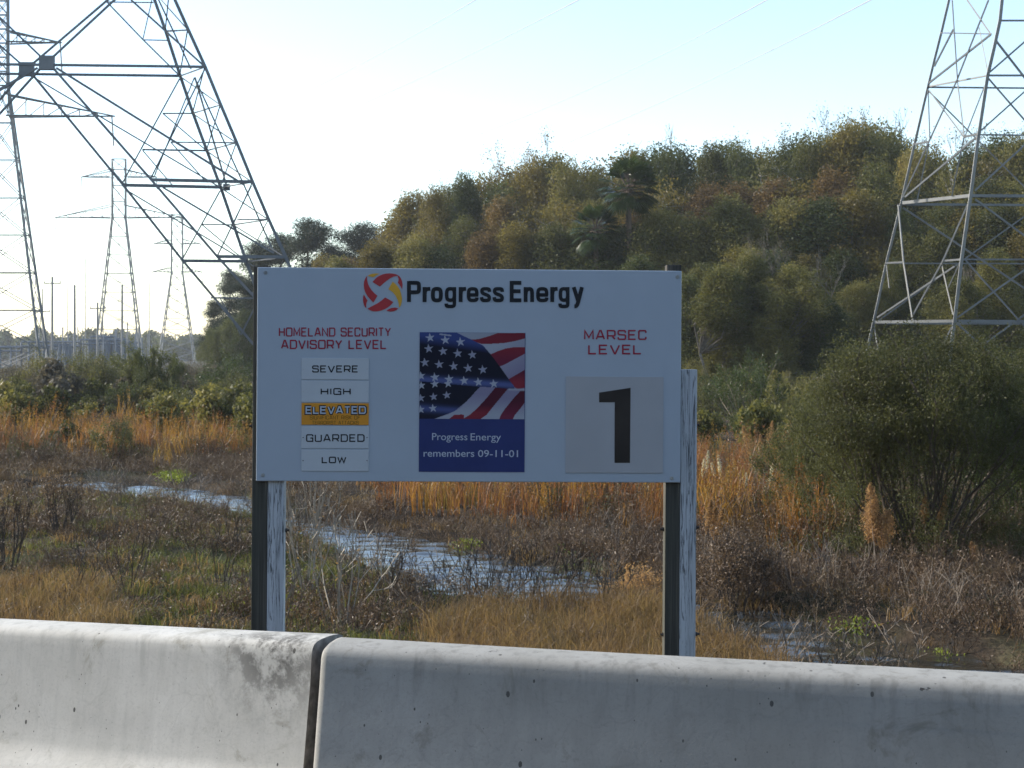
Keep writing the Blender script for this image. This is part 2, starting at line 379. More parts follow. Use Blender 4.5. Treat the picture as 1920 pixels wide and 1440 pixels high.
# ------------------------------------------------------------------ concrete barriers
def barrier(name, p0, p1, mat, label, z_off0=0, z_off1=0, lean=0, seed=0, rough_end=False):
    """front-top corner line from p0 to p1 (x,y), profile in (t backwards, z)"""
    r = np.random.default_rng(seed)
    p0 = np.array(p0); p1 = np.array(p1); L = np.linalg.norm(p1-p0); d = (p1-p0)/L; b = np.array([-d[1], d[0]])
    H = .81
    prof = [(-.23, 0), (-.23, .07), (-.205, .20), (-.175, .30), (-.130, .355), (-.102, .385), (-.088, .42), (-.072, .50), (-.055, .59), (-.037, .68), (-.022, .75),
            (-.017, .778), (-.0125, .790), (-.003, .8005), (.012, .807), (.035, .811), (.075, .813), (.10, .812), (.128, .809), (.146, .802), (.159, .789), (.166, .772), (.172, .745), (.205, .60), (.238, .46), (.285, .40), (.315, .33), (.355, .20), (.38, .07), (.38, 0)]
    n = int(L/.012); V = []
    chips = np.zeros(n+1)
    for c_ in r.integers(2, n-3, 9): chips[c_:c_+r.integers(1, 4)] = r.uniform(.4, 1.1)
    prof = np.array(prof)
    u_ = prof[:, 1] > .74; prof[u_, 0] = np.where(prof[u_, 0] < .075, prof[u_, 0]-.006, prof[u_, 0]+.006)
    pn = len(prof)
    for i in range(n+1):
        s = L*i/n
        e = min(s, L-s); pull = 0.0
        chip = 0
        for j, (t, z) in enumerate(prof):
            q = .0015*math.sin(s*2.3+seed)
            tt = t+q; zz = z+.0012*math.sin(s*3.1+seed)
            if False: tt += .010*chips[i]*(1+.5*r.random()); zz -= .007*chips[i]
            ee = 0.0
            if e < .016 and not (rough_end and s > L/2):                       # softened ends
                k = 1-e/.016
                tt += (.075-tt)*.10*k*k*k; zz -= .012*k*k*k if z > .74 else 0
            tt += lean*(z-.81)*-1
            xy = p0+d*s+b*tt
            V.append((xy[0], xy[1], zz+z_off0+(z_off1-z_off0)*s/L))
    Fs = []
    for i in range(n):
        for j in range(pn-1):
            a = i*pn+j; Fs.append((a, a+pn, a+pn+1, a+1))
    m0 = len(V); V += V[:pn]; V += V[n*pn:n*pn+pn]
    Fs.append(tuple(m0+j for j in range(pn))); Fs.append(tuple(m0+pn+j for j in range(pn))[::-1])
    V = np.array(V); o = np.array([(p0[0]+p1[0])/2, (p0[1]+p1[1])/2, 0]); V = V-o
    me = mesh_np(name, V, Fs, mat, True)
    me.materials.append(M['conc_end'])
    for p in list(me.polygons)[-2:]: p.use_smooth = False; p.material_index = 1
    ob = link(name, me, loc=o); tag(ob, label, 'barrier', 'concrete road barriers')
    return ob
def on(px, py, z): return np.array(ground_at(px, py, z))
ZT = .805
JL = on(592, 1205, ZT)
aL = math.radians(27)
_dv = np.array([-math.cos(aL), math.sin(aL)]); _k = -960/F
_t = (_k*JL[1]-JL[0])/(_dv[0]-_k*_dv[1]); _D = JL[1]+_t*_dv[1]
zl = (EYE-(1176-HOR)/F*_D-ZT)/_t*3.66          # the segment sits slightly tilted
PL0 = JL+_dv*3.66
JR = on(605, 1213, ZT)+np.array([0, .0])
R1 = on(1920, 1286, ZT); dR = (R1-JR)/np.linalg.norm(R1-JR); PR1 = JR+dR*3.66
M['conc_end'] = plain('shaded_stained_joint_face', (.22, .21, .195), .95, .45, .1, scale=25)  # shade of the joint and staining both put into the darker end-face colour
JOINT = (JL[0]-.16, JL[1]+.02, .79)
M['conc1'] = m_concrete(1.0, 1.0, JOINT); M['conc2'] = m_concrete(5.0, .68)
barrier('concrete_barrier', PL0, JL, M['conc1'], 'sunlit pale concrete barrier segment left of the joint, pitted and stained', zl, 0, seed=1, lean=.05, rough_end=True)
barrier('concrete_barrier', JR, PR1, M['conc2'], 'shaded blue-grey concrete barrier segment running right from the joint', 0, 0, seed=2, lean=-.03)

# ------------------------------------------------------------------ sign
c_tl, c_tr, c_bl, c_br = W(482, 501, 8.0), W(1278, 508, 8.08), W(480, 902, 8.0), W(1275, 905, 8.08)
U = ((c_tr-c_tl)+(c_br-c_bl))/2; Vv = ((c_tl-c_bl)+(c_tr-c_br))/2
SW, SH = U.length, Vv.length; ux = U.normalized(); uy = ux.cross(Vv.normalized()).normalized()*-1; uz = Vector(Vv).normalized(); 
uy = ux.cross(uz); uy = -uy if uy.y > 0 else uy   # uy points to the viewer
ybk = -uy; uz = ux.cross(ybk) if ux.cross(ybk).z > 0 else ybk.cross(ux)
SM = Matrix(((ux.x, ybk.x, uz.x, 0), (ux.y, ybk.y, uz.y, 0), (ux.z, ybk.z, uz.z, 0), (0, 0, 0, 1)))
s_root = empty('security_sign', (0, 0, 0)); s_root.matrix_world = Matrix.Translation(c_bl)@SM
tag(s_root, 'large white security level sign board standing on paired timber posts behind the barrier', 'sign')
def S(px, py):
    """photo pixel on the board -> local u, v"""
    fy = (py-501)/401.0
    xl = 482-2*fy; xr = 1278-3*fy; fx = (px-xl)/(xr-xl)
    yt = 501+7*fx; yb = 902+3*fx; fy = (py-yt)/(yb-yt)
    return fx*SW, (1-fy)*SH
# local frame: x right, y away from viewer, z up; the face is at y=0
pm = bevel_box('panel', (0, SW, 0, .019, 0, SH), M['panel'], .004, 2)
panel = link('panel', pm, s_root)
def poly_on(name, pts, mat, parent, off, thick=.0015):
    P = [S(*p) for p in pts]; n = len(P)
    a = sum(P[i][0]*P[(i+1) % n][1]-P[(i+1) % n][0]*P[i][1] for i in range(n))
    if a < 0: P = P[::-1]
    V = [(x, -off-thick, z) for x, z in P]+[(x, -off, z) for x, z in P]
    Fs = [tuple(range(n))]+[(i, i+n, (i+1) % n+n, (i+1) % n) for i in range(n)]
    return link(name, mesh_np(name, V, Fs, mat), parent)
GL = {  # capital stroke font with squared shapes; width, polylines
 'A': (1., [[(0,0),(.42,1),(.58,1),(1,0)], [(.17,.3),(.83,.3)]]),
 'C': (.92, [[(.95,.72),(.95,.9),(.85,1),(.12,1),(0,.88),(0,.12),(.12,0),(.85,0),(.95,.1),(.95,.28)]]),
 'D': (.95, [[(0,0),(0,1),(.82,1),(1,.84),(1,.16),(.82,0),(0,0)]]),
 'E': (.85, [[(1,1),(0,1),(0,0),(1,0)], [(0,.52),(.85,.52)]]),
 'F': (.85, [[(1,1),(0,1),(0,0)], [(0,.52),(.85,.52)]]),
 'G': (.95, [[(1,.75),(1,.9),(.88,1),(.12,1),(0,.88),(0,.12),(.12,0),(1,0),(1,.5),(.6,.5)]]),
 'H': (.9, [[(0,0),(0,1)], [(1,0),(1,1)], [(0,.5),(1,.5)]]),
 'I': (.05, [[(.5,0),(.5,1)]]),
 'K': (.9, [[(0,0),(0,1)], [(1,1),(.3,.52),(0,.52)], [(.3,.52),(1,0)]]),
 'L': (.8, [[(0,1),(0,0),(1,0)]]),
 'M': (1.05, [[(0,0),(.02,1),(.5,.2),(.98,1),(1,0)]]),
 'N': (.92, [[(0,0),(0,1),(1,0),(1,1)]]),
 'O': (1., [[(.12,0),(0,.12),(0,.88),(.12,1),(.88,1),(1,.88),(1,.12),(.88,0),(.12,0)]]),
 'R': (.92, [[(0,0),(0,1),(.86,1),(1,.86),(1,.52),(.88,.4),(0,.4)], [(.6,.4),(1,0)]]),
 'S': (.92, [[(.96,.74),(.96,.9),(.86,1),(.12,1),(0,.9),(0,.64),(.12,.54),(.88,.5),(1,.4),(1,.1),(.88,0),(.12,0),(0,.1),(0,.26)]]),
 'T': (.85, [[(0,1),(1,1)], [(.5,1),(.5,0)]]),
 'U': (.92, [[(0,1),(0,.12),(.12,0),(.88,0),(1,.12),(1,1)]]),
 'V': (.98, [[(0,1),(.46,0),(.54,0),(1,1)]]),
 'W': (1.3, [[(0,1),(.24,0),(.5,.9),(.76,0),(1,1)]]),
 'Y': (.92, [[(0,1),(.5,.45),(1,1)], [(.5,.45),(.5,0)]]),
 ' ': (.45, [])}
def ribbon(pts, t):
    pts = [np.array(p, float) for p in pts]; n = len(pts)
    closed = np.allclose(pts[0], pts[-1]) and n > 2
    if closed: pts = pts[:-1]; n -= 1
    L, R = [], []
    for i in range(n):
        a = pts[i-1] if (closed or i > 0) else None; c = pts[(i+1) % n] if (closed or i < n-1) else None
        d1 = (pts[i]-a)/np.linalg.norm(pts[i]-a) if a is not None else None
        d2 = (c-pts[i])/np.linalg.norm(c-pts[i]) if c is not None else None
        if d1 is None: d1 = d2
        if d2 is None: d2 = d1
        m = d1+d2; m = m/(np.linalg.norm(m)+1e-9); nn = np.array([-m[1], m[0]])
        k = t/2/max(.45, nn@np.array([-d1[1], d1[0]]))
        p = pts[i]
        if not closed and i == 0: p = p-d1*t*.5*0
        L.append(p+nn*k); R.append(p-nn*k)
    V = L+R; Fs = []
    for i in range(n if closed else n-1):
        j = (i+1) % n; Fs.append((i, j, n+j, n+i))
    return V, Fs
def stroke_text(name, text, x0, x1, ytop, ybot, tpx, mat, parent, off):
    gap = .40; tpx *= .86; adv = sum(GL[c][0] for c in text)+gap*(len(text)-1)
    k = (x1-x0-tpx)/adv; mb = MB(); x = x0+tpx/2; lay = 0
    yt, yb = ytop+tpx/2, ybot-tpx/2
    for c in text:
        w, lines = GL[c]
        for li, pl in enumerate(lines):
            P = [(x+p[0]*w*k, yb+(yt-yb)*p[1]) for p in pl]
            Vr, Fr = ribbon(P, tpx)
            y_ = -off-.0004*li
            mb.add([(S(*v)[0], y_, S(*v)[1]) for v in Vr], Fr)
        x += (w+gap)*k
    return link(name, mb.mesh(name, mat), parent)
def words(name, text, x0, x1, *a):
    adv = lambda s_: sum(GL[c][0] for c in s_)+.40*(len(s_)-1)
    tot = adv(text); k = (x1-x0-a[2])/tot; i = 0
    for w_ in text.split(' '):
        st = x0+k*(adv(text[:i])+.40 if i else 0); stroke_text(name, w_, st, st+k*adv(w_)+a[2], *a); i += len(w_)+1
def font_text(name, text, x0, x1, ycap, ybase, mat, parent, off, bold=0, shear=0):
    cu = bpy.data.curves.new(name, 'FONT'); cu.body = text; cu.offset = bold; cu.resolution_u = 4; cu.fill_mode = 'FRONT'
    ob = bpy.data.objects.new('tmp', cu); col.objects.link(ob)
    dg = bpy.context.evaluated_depsgraph_get(); me = bpy.data.meshes.new_from_object(ob.evaluated_get(dg))
    bpy.data.objects.remove(ob); 
    co = np.zeros(len(me.vertices)*3); me.vertices.foreach_get('co', co); co = co.reshape(-1, 3)
    # cap height from first letter
    xs0, xs1 = co[:, 0].min(), co[:, 0].max()
    cap = .729
    (ua, vb), (ub, _) = S(x0, ybase), S(x1, ybase); _, vc = S(x0, ycap)
    out = np.zeros_like(co)
    out[:, 0] = ua+(co[:, 0]-xs0)/(xs1-xs0)*(ub-ua)
    sl_ = (S(x1, ybase)[1]-S(x0, ybase)[1])*0
    out[:, 2] = vb+co[:, 1]/cap*(vc-vb); out[:, 1] = -off
    me.vertices.foreach_set('co', out.ravel()); me.materials.clear(); me.materials.append(mat); me.update(); me.name = name
    return link(name, me, parent)
# logo
logo = [
 ('logored', [(225,155),(238,140),(255,122),(277,108),(300,98),(325,92),(352,90),(380,92),(404,98),(425,110),(408,109),(385,114),(362,124),(340,139),(312,161),(280,190)]),
 ('logored', [(424,109),(436,124),(445,146),(450,175),(447,212),(438,192),(424,172),(414,160),(419,146),(420,130),(412,112)]),
 ('logoyel', [(188,110),(204,99),(224,93),(250,90),(279,93),(255,103),(232,119),(212,114)]),
 ('logored', [(184,110),(172,126),(163,150),(160,178),(163,205),(171,232),(187,260),(208,285),(232,309),(247,284),(262,258),(240,240),(220,218),(203,193),(192,168),(185,140)]),
 ('logored', [(160,248),(155,270),(155,295),(160,322),(168,340),(180,352),(178,330),(181,310),(189,294),(177,276),(167,258)]),
 ('logored', [(188,355),(206,344),(230,332),(262,315),(292,295),(320,270),(350,287),(381,305),(366,324),(345,342),(318,358),(290,369),(258,375),(230,375),(206,367)]),
 ('logored', [(328,371),(345,359),(368,349),(395,346),(418,352),(404,365),(385,374),(360,377)]),
 ('logoyel', [(376,152),(396,168),(414,188),(430,214),(440,244),(446,276),(444,305),(436,332),(424,349),(422,322),(414,292),(400,262),(378,233),(344,208)])]
lg = bpy.data.objects.new('logo', None); col.objects.link(lg); lg.parent = s_root
lg.location = (S(715, 547)[0], 0, S(715, 547)[1])
for mname, pts in logo:
    o = poly_on('logo_band', [(640+x/4, 490+y/4) for x, y in pts], M[mname], lg, .0008, .0012)
    o.location = -lg.location
def chaikin(P, n=2, closed=False):
    P = [np.array(p, float) for p in P]
    for _ in range(n):
        Q = [] if closed else [P[0]]
        m = len(P) if closed else len(P)-1
        for i in range(m):
            a, b = P[i], P[(i+1) % len(P)]; Q += [a*.75+b*.25, a*.25+b*.75]
        if not closed: Q.append(P[-1])
        P = Q
    if closed: P = P+[P[0]]
    return P
def heavy_glyph(c, x0, x1):
    m = (x0+x1)/2; a = x0+15; b = x1-15
    oval = lambda yt, yb: chaikin([(a, yt+22), (a+9, yt), (b-9, yt), (b, yt+22), (b, yb-22), (b-9, yb), (a+9, yb), (a, yb-22)], 2, True)
    if c == 'P': return [[(a, 305), (a, 148)], chaikin([(a, 161), (b-14, 161), (b-2, 166), (b, 180), (b, 212), (b-2, 226), (b-14, 232), (a, 232)], 2)]
    if c == 'r': return [[(a, 305), (a, 193)], chaikin([(a, 250), (a+3, 222), (a+16, 208), (x1, 206)], 2)]
    if c == 'o': return [oval(206, 293)]
    if c == 'g': return [oval(206, 291), chaikin([(b, 193), (b, 305), (b, 330), (b-10, 338), (a+8, 338), (a-2, 333), (a-3, 316)], 2)]
    if c == 'e': return [chaikin([(a, 252), (b-2, 252), (b, 252), (b, 228), (b-8, 206), (a+9, 206), (a, 228), (a, 270), (a+9, 293), (b-9, 293), (b, 284), (b+1, 271)], 2)]
    if c == 's': return [chaikin([(b+1, 229), (b, 212), (b-10, 206), (a+10, 206), (a, 213), (a, 232), (a+10, 243), (b-10, 255), (b, 266), (b, 285), (b-10, 293), (a+8, 293), (a-1, 286), (a-3, 268)], 2)]
    if c == 'E': return [[(x1, 161), (a, 161), (a, 292), (x1, 292)], [(a+14, 224), (x1-6, 224)]]
    if c == 'n': return [[(a, 305), (a, 193)], chaikin([(a, 250), (a+4, 220), (a+18, 207), (b-10, 207), (b, 222), (b, 305)], 2)]
    if c == 'y': return [[(x0+15, 193), (m+3, 300)], chaikin([(x1-15, 193), (m+4, 300), (m-5, 328), (m-14, 337), (x0+20, 337)], 1)]
for word, boxes in (('Progress', [(483,588),(600,658),(662,752),(765,853),(870,926),(929,1021),(1030,1115),(1125,1211)]), ('Energy', [(1253,1341),(1358,1437),(1450,1546),(1558,1614),(1620,1705),(1720,1812)])):
    mb = MB(); lay = 0
    for c, (x0, x1) in zip(word, boxes):
        for pl in heavy_glyph(c, x0, x1):
            Vr, Fr = ribbon([(640+x/4, 490+y/4) for x, y in pl], 7.3 if c not in 'esg' else 6.7)
            mb.add([(S(*v)[0], -.002-.0003*lay, S(*v)[1]) for v in Vr], Fr); lay = (lay+1) % 3
    link('lettering', mb.mesh('lettering', M['black']), s_root)
words('lettering', 'HOMELAND SECURITY', 522, 731, 614, 631, 2.7, M['redtext'], s_root, .002)
words('lettering', 'ADVISORY LEVEL', 526, 723, 637, 654.5, 3.0, M['redtext'], s_root, .002)
stroke_text('lettering', 'MARSEC', 1093, 1212, 618.5, 637.5, 3.3, M['redtext'], s_root, .002)
stroke_text('lettering', 'LEVEL', 1101, 1202, 646, 664.5, 3.4, M['redtext'], s_root, .002)
def plate(x0, x1, y0, y1, mat, label, th=.004, bev=.0008):
    (u0, v1), (u1, v0) = S(x0, y0), S(x1, y1)
    o = link('plate', bevel_box('plate', (u0, u1, -th, -.0003, v0, v1), mat, bev, 1), s_root); o['label'] = label; return o
def screw(px, py, parent, r=.006, mat='zinc', off=0.0, name='screw'):
    u, v = S(px, py); n = 10
    V = [(u+r*math.cos(6.283*i/n), -off, v+r*math.sin(6.283*i/n)) for i in range(n)]+[(u+r*.8*math.cos(6.283*i/n), -off-.4*r, v+r*.8*math.sin(6.283*i/n)) for i in range(n)]
    Fs = [tuple(range(n, 2*n))]+[(i, (i+1) % n, n+(i+1) % n, n+i) for i in range(n)]
    return link(name, mesh_np(name, V, Fs, M[mat]), parent)
for k, (txt, y0, y1, tx0, tx1, ty0, ty1) in enumerate([('SEVERE', 671, 712, 584, 670, 685, 698.5), ('HIGH', 713.4, 754.4, 600, 656, 727.5, 740.5), ('ELEVATED', 755.5, 797, 572, 684.5, 761.5, 776),
        ('GUARDED', 798.5, 841, 573, 682, 814, 828.5), ('LOW', 842.6, 883.5, 602, 648, 856, 868.5)]):
    x0, x1 = (564.5, 689.5)
    p = plate(x0, x1, y0, y1, M['orange'] if txt == 'ELEVATED' else M['plate'], ('orange' if txt == 'ELEVATED' else 'white')+' plate reading '+txt)
    if txt == 'ELEVATED':
        stroke_text('lettering', txt, tx0-2, tx1+2, ty0-2, ty1+2, 7.2, M['black'], p, .0046)
        stroke_text('lettering', txt, tx0, tx1, ty0, ty1, 3.0, M['palelet'], p, .0058)
        words('lettering', 'SIGNIFICANT RISK OF', 580, 674, 779, 786.5, 1.1, M['brown'], p, .0046)
        words('lettering', 'TERRORIST ATTACKS', 584, 671, 789, 796, 1.1, M['brown'], p, .0046)
    else:
        stroke_text('lettering', txt, tx0, tx1, ty0, ty1, 2.7, M['black'], p, .0046)
    ym = (y0+y1)/2
    for sx in (567.5, 686.5): screw(sx, ym+.5, p, .0032 if txt in ('GUARDED', 'LOW') else .0024, 'rust' if txt in ('GUARDED', 'LOW') else 'zinc', .004)
sq = plate(1059.5, 1242, 705.5, 887, M['plate_grey'], 'square yellowed plate with a black number')
poly_on('numeral', [(1121.5,736),(1181,727),(1179.7,867.7),(1150.6,867.7),(1151,754.3),(1121.5,754.3)], M['one'], sq, .0044, .0008)
for p in ((497, 511), (1270, 519), (493, 891), (1259, 896.5)): screw(p[0], p[1], s_root, .0115, 'zinc', 0.0, 'bolt')
# poster: printed flag above a blue caption field
px0, px1, py0, pym, py1 = 785.0, 981.0, 623.0, 786.0, 885.0
pst = plate(px0-.3, px1+.3, py0-.3, py1+.3, M['blueprint'], 'poster with a waving star spangled flag over a blue caption field', .0025, .0004)
font_text('lettering', 'Progress', 808, 874, 811, 825, M['palelet'], pst, .0035); font_text('lettering', 'Energy', 880, 937, 811.5, 825.5, M['palelet'], pst, .0035)
font_text('lettering', 'remembers', 792, 887, 842, 856, M['palelet'], pst, .0035, bold=.004); font_text('lettering', '09-11-01', 894, 969, 843, 856.5, M['palelet'], pst, .0035, bold=.004)
def flag_image(nx_, ny_):
    X, Y = np.meshgrid(np.linspace(0, 970, nx_), np.linspace(0, 808, ny_))   # crop units; origin (78,62), size 970x808
    X = X+78; Y = Y+62
    img = np.zeros((ny_, nx_, 3)); white = np.array([.62, .65, .74]); lil = np.array([.40, .36, .52])
    red = np.array([.36, .035, .06]); dred = np.array([.13, .015, .04]); blue = np.array([.06, .09, .30]); navy = np.array([.012, .014, .035])
    def lerp(a, b, t): t = np.clip(t, 0, 1)[..., None]; return a*(1-t)+b*t
    # right-hand stripes region above the fold
    c1 = lerp(white, lil, (X-700)/500+(Y-250)/400)
    img[:] = c1
    def put(mask, c): 
        if c.ndim == 1: img[mask] = c
        else: img[mask] = c[mask]
    put(Y < 130+0*X, lerp(white, white*.8, X/1000))
    e1t = np.interp(X, [540, 620, 720, 790, 1050], [128, 122, 92, 66, 60]); e1b = np.interp(X, [540, 640, 720, 850, 950, 1050], [130, 165, 166, 158, 140, 112])
    put((Y > e1t) & (Y < e1b), lerp(red, red*.8, (X-600)/600))
    e2t = np.interp(X, [730, 800, 870, 950, 1050], [265, 232, 208, 194, 196]); e2b = np.interp(X, [730, 810, 850, 950, 1050], [268, 378, 365, 310, 255])
    put((Y > e2t) & (Y < e2b), lerp(red, dred*1.8, (Y-220)/120))
    e3t = np.interp(X, [900, 1050], [495, 405]); e3b = np.interp(X, [900, 940, 980, 1050], [495, 560, 588, 575])
    put((Y > e3t) & (Y < e3b), lerp(dred*1.4, red*1.1, (Y-430)/90))
    # union field
    ue = np.interp(Y, [62, 80, 130, 180, 260, 380, 500, 560, 590], [420, 450, 560, 660, 730, 820, 905, 950, 955])
    un = (X < ue) & (Y < 590)
    c = lerp(blue*1.15, navy, (Y-90-.13*(X-80))/85)
    put(un, c)
    mid = 500+.06*(X-80); g = np.exp(-((Y-mid)/34)**2)
    put(un & (Y > 300), lerp(navy, blue*1.25+.06, g*1.05)[...] if True else c)
    # below fold: left dark union, stripes to the right
    low = Y > np.interp(X, [78, 600, 780, 950, 1050], [520, 566, 575, 590, 600])
    le = np.interp(Y, [560, 700, 800, 870], [640, 520, 400, 220])
    cl = lerp(navy, navy, X*0); band = np.exp(-((Y-(770+.07*(X-80)))/34)**2)
    cl = lerp(navy, blue*1.1+.04, band)
    put(low & (X < le), cl)
    edges = [[640, 545, 455, 340, 222], [785, 690, 600, 530, 470], [905, 800, 745, 700, 650], [1010, 920, 850, 810, 790], [1110, 1020, 930, 880, 840], [1230, 1130, 1050, 1000, 950]]
    ys = [565, 670, 770, 830, 872]
    cols = [lerp(lil, white, (Y-640)/190), lerp(dred, red, (Y-740)/70), lerp(lil, white, (Y-680)/150), lerp(dred, dred*2.2, (Y-700)/150), lerp(lil, white, (Y-700)/150)]
    # order: white, red, white, dark red, white
    edges = [[640, 545, 455, 340, 222], [785, 700, 610, 545, 475], [910, 825, 745, 700, 640], [1045, 950, 870, 830, 815], [1160, 1080, 1010, 960, 942], [1400]*5]
    for k in range(5):
        a = np.interp(Y, ys, edges[k]); b = np.interp(Y, ys, edges[k+1])
        put(low & (X >= a) & (X < b), cols[k])
    wv = np.interp(X, [360, 400, 470, 540, 600], [865, 832, 828, 845, 862]); put((Y > wv) & (X > 355) & (X < 490), red)
    hl = np.exp(-((Y-(592+.02*(X-900)))/9)**2)*(X > 900)
    img = img*(1-hl[..., None])+white*hl[..., None]
    stars = [(172,112),(312,133),(452,150),(160,215),(292,238),(428,258),(563,270),(125,345),(258,362),(392,378),(525,395),(660,408),
             (90,470),(218,482),(350,498),(488,512),(620,525),(762,540),(95,560),(218,545),(340,540),(90,678),(208,664),(330,648),(90,785),(203,772)]
    for k, (sx, sy) in enumerate(stars):
        R_ = 46 if k < 18 else 42
        dx, dy = X-sx, (Y-sy); th = np.arctan2(dx, -dy)+.12; rr = np.hypot(dx, dy)
        a = np.abs(((th+math.pi/5) % (2*math.pi/5))-math.pi/5)
        inner = .39; k_ = math.sin(math.pi/5)*inner
        rad = R_*k_/(np.sin(math.pi/5-a)*inner*1.0+np.sin(a)*1.0)
        sm = rr < rad
        cc = np.array([.50, .52, .66]) if k in (3,4,5,6,7,8,9,10,11,21,22,23) else white*1.05
        put(sm, cc)
    hl = (np.abs(Y-(78+.12*(X-260))) < 7) & (X > 260) & (X < 370); put(hl, white*.9)
    return img
NX_, NY_ = 240, 198
img = flag_image(NX_, NY_)[::-1]*.6
(u0, v1), (u1, v0) = S(px0, py0), S(px1, pym)
uu, vv_ = np.meshgrid(np.linspace(u0, u1, NX_), np.linspace(v0, v1, NY_))
Vg = np.stack([uu.ravel(), np.full(uu.size, -.0034), vv_.ravel()], 1)
ii = (np.arange(NY_-1)[:, None]*NX_+np.arange(NX_-1)[None]).ravel()
fm = mesh_np('flag_print', Vg, np.stack([ii, ii+1, ii+1+NX_, ii+NX_], 1), m_vcol('flag_ink', 'ink'))
ca = fm.color_attributes.new('ink', 'FLOAT_COLOR', 'POINT'); ca.data.foreach_set('color', np.concatenate([img.reshape(-1, 3), np.ones((NX_*NY_, 1))], 1).astype(np.float32).ravel())
link('flag_print', fm, pst)
# posts
def post(x0, x1, ytop, mat, label, back=0.0):
    u0 = S(x0, 903)[0]; u1 = S(x1, 903)[0]; v1 = S((x0+x1)/2, ytop)[1]
    zb = -(c_bl.z)-.75
    y0 = .0215+back; n = 24
    mb = MB(); zz = np.linspace(zb, v1, n+1); r = np.random.default_rng(int(x0))
    w = (u1-u0)
    o = link('post', bevel_box('post', (-w/2, w/2, 0, .089, zb, v1), mat, .0035, 2), s_root, ((u0+u1)/2, y0, 0))
    o['label'] = label; return o
post(471.5, 500, 498, M['dark_wood'], 'dark weathered left post')
post(500.6, 531.5, 540, M['white_paint'], 'left post with flaking white paint')
post(1248, 1275.5, 496, M['dark_wood'], 'dark weathered right post')
post(1276, 1307, 693, M['white_paint'], 'right post with flaking white paint')
def side_bolt(px, py, sgn, parent):
    u, v = S(px, py)
    S8 = [(u, .066, v, u+sgn*.010, .066, v, .013, .013), (u+sgn*.010, .066, v, u+sgn*.022, .066, v, .0075, .0075)]
    Vt, Ft = tubes(S8, 6); link('bolt', mesh_np('bolt', Vt, Ft, M['rust']), parent)
for px, py, sg in ((471, 800, -1), (471, 1000, -1), (532, 997, 1), (532, 800, 1), (1307, 798, 1), (1307, 992, 1), (1307, 1193, 1), (1247.5, 995, -1), (1247.5, 1194, -1)): side_bolt(px, py, sg, s_root)

# ------------------------------------------------------------------ lattice towers
def Lbeam():
    t = .16
    P = [(0, 0), (1, 0), (1, t), (t, t), (t, 1), (0, 1)]
    V = [(x-.3, y-.3, 0) for x, y in P]+[(x-.3, y-.3, 1) for x, y in P]
    Fs = [(i, (i+1) % 6, 6+(i+1) % 6, 6+i) for i in range(6)]+[(5, 4, 3, 2, 1, 0), (6, 7, 8, 9, 10, 11)]
    return V, Fs
LM = {}
def member(name, p, q, w, parent, mat='steel', roll=0.0):
    if mat not in LM: V, Fs = Lbeam(); LM[mat] = mesh_np('steel_angle_'+mat, V, Fs, M[mat])
    o = bpy.data.objects.new(name, LM[mat]); col.objects.link(o); o.parent = parent
    p = Vector(p); q = Vector(q); d = q-p
    o.location = p-parent.location
    o.rotation_mode = 'QUATERNION'; o.rotation_quaternion = d.to_track_quat('Z', 'Y')@Quaternion((0, 0, 1), roll)
    w *= .74; o.scale = (w, w, d.length); return o
def ray_plane(px, py, P0, N):
    d = Vector(((px-960)/F, 1, -(py-HOR)/F)); o = Vector((0, 0, EYE))
    return o+d*((P0-o).dot(N)/d.dot(N))

# left pylon
D1 = 49.2
T1 = empty('lattice_pylon', (W(60, 700, 50).x, 50, MARSH)); tag(T1, 'near dark steel pylon at upper left, its leaning leg passing behind the sign', 'pylon')
P1 = W(88, 118, D1); e1 = Vector((1, .06, 0)).normalized(); N1 = Vector((e1.y, -e1.x, 0))
P2 = W(50, 130, D1*542/530); 
def nf(x, y): return ray_plane(x, y, P1, N1)
def ff(x, y): return ray_plane(x, y, P2, N1)
Bn = [(318,-20),(352,56),(384,126),(413,197),(443,268),(473,342),(503,412),(535,483),(563,550),(595,625),(640,735),(686,842)]
An = [(280,-25),(310,60),(337,143),(361,213),(387,283),(413,352),(437,422),(461,491),(486,560),(512,632),(550,738),(590,845)]
sd_ = 'steel_dark'
def mir(p, c): # mirror a 3D point of a face across vertical axis through centre c
    v = p-c; a = v.dot(e1); return p-e1*(2*a)
def near(name, a, b, w, m=True, roll=0.0):
    p, q = nf(*a), nf(*b); member(name, p, q, w, T1, sd_, roll)
    if m: member(name, mir(p, P1), mir(q, P1), w, T1, sd_, roll)
def far(name, a, b, w, m=True, roll=0.0):
    p, q = ff(*a), ff(*b); member(name, p, q, w, T1, sd_, roll)
    if m: member(name, mir(p, P2), mir(q, P2), w, T1, sd_, roll)
for i in range(len(Bn)-1):
    near('leg', Bn[i], Bn[i+1], .155); far('leg', An[i], An[i+1], .155)
for i in range(len(Bn)):
    p, q = nf(*Bn[i]), ff(*An[i]); member('horizontal_beam', p, q, .07, T1, sd_); member('horizontal_beam', mir(p, P1), mir(q, P2), .07, T1, sd_)
    if i < len(Bn)-1:
        p2, q2 = nf(*Bn[i+1]), ff(*An[i+1])
        member('diagonal_brace', p, q2, .06, T1, sd_); member('diagonal_brace', q, p2, .06, T1, sd_)
        member('diagonal_brace', mir(p, P1), mir(q2, P2), .06, T1, sd_)
member('horizontal_beam', nf(384, 126), mir(nf(384, 126), P1), .13, T1, sd_)
member('horizontal_beam', ff(337, 143), mir(ff(337, 143), P2), .13, T1, sd_)
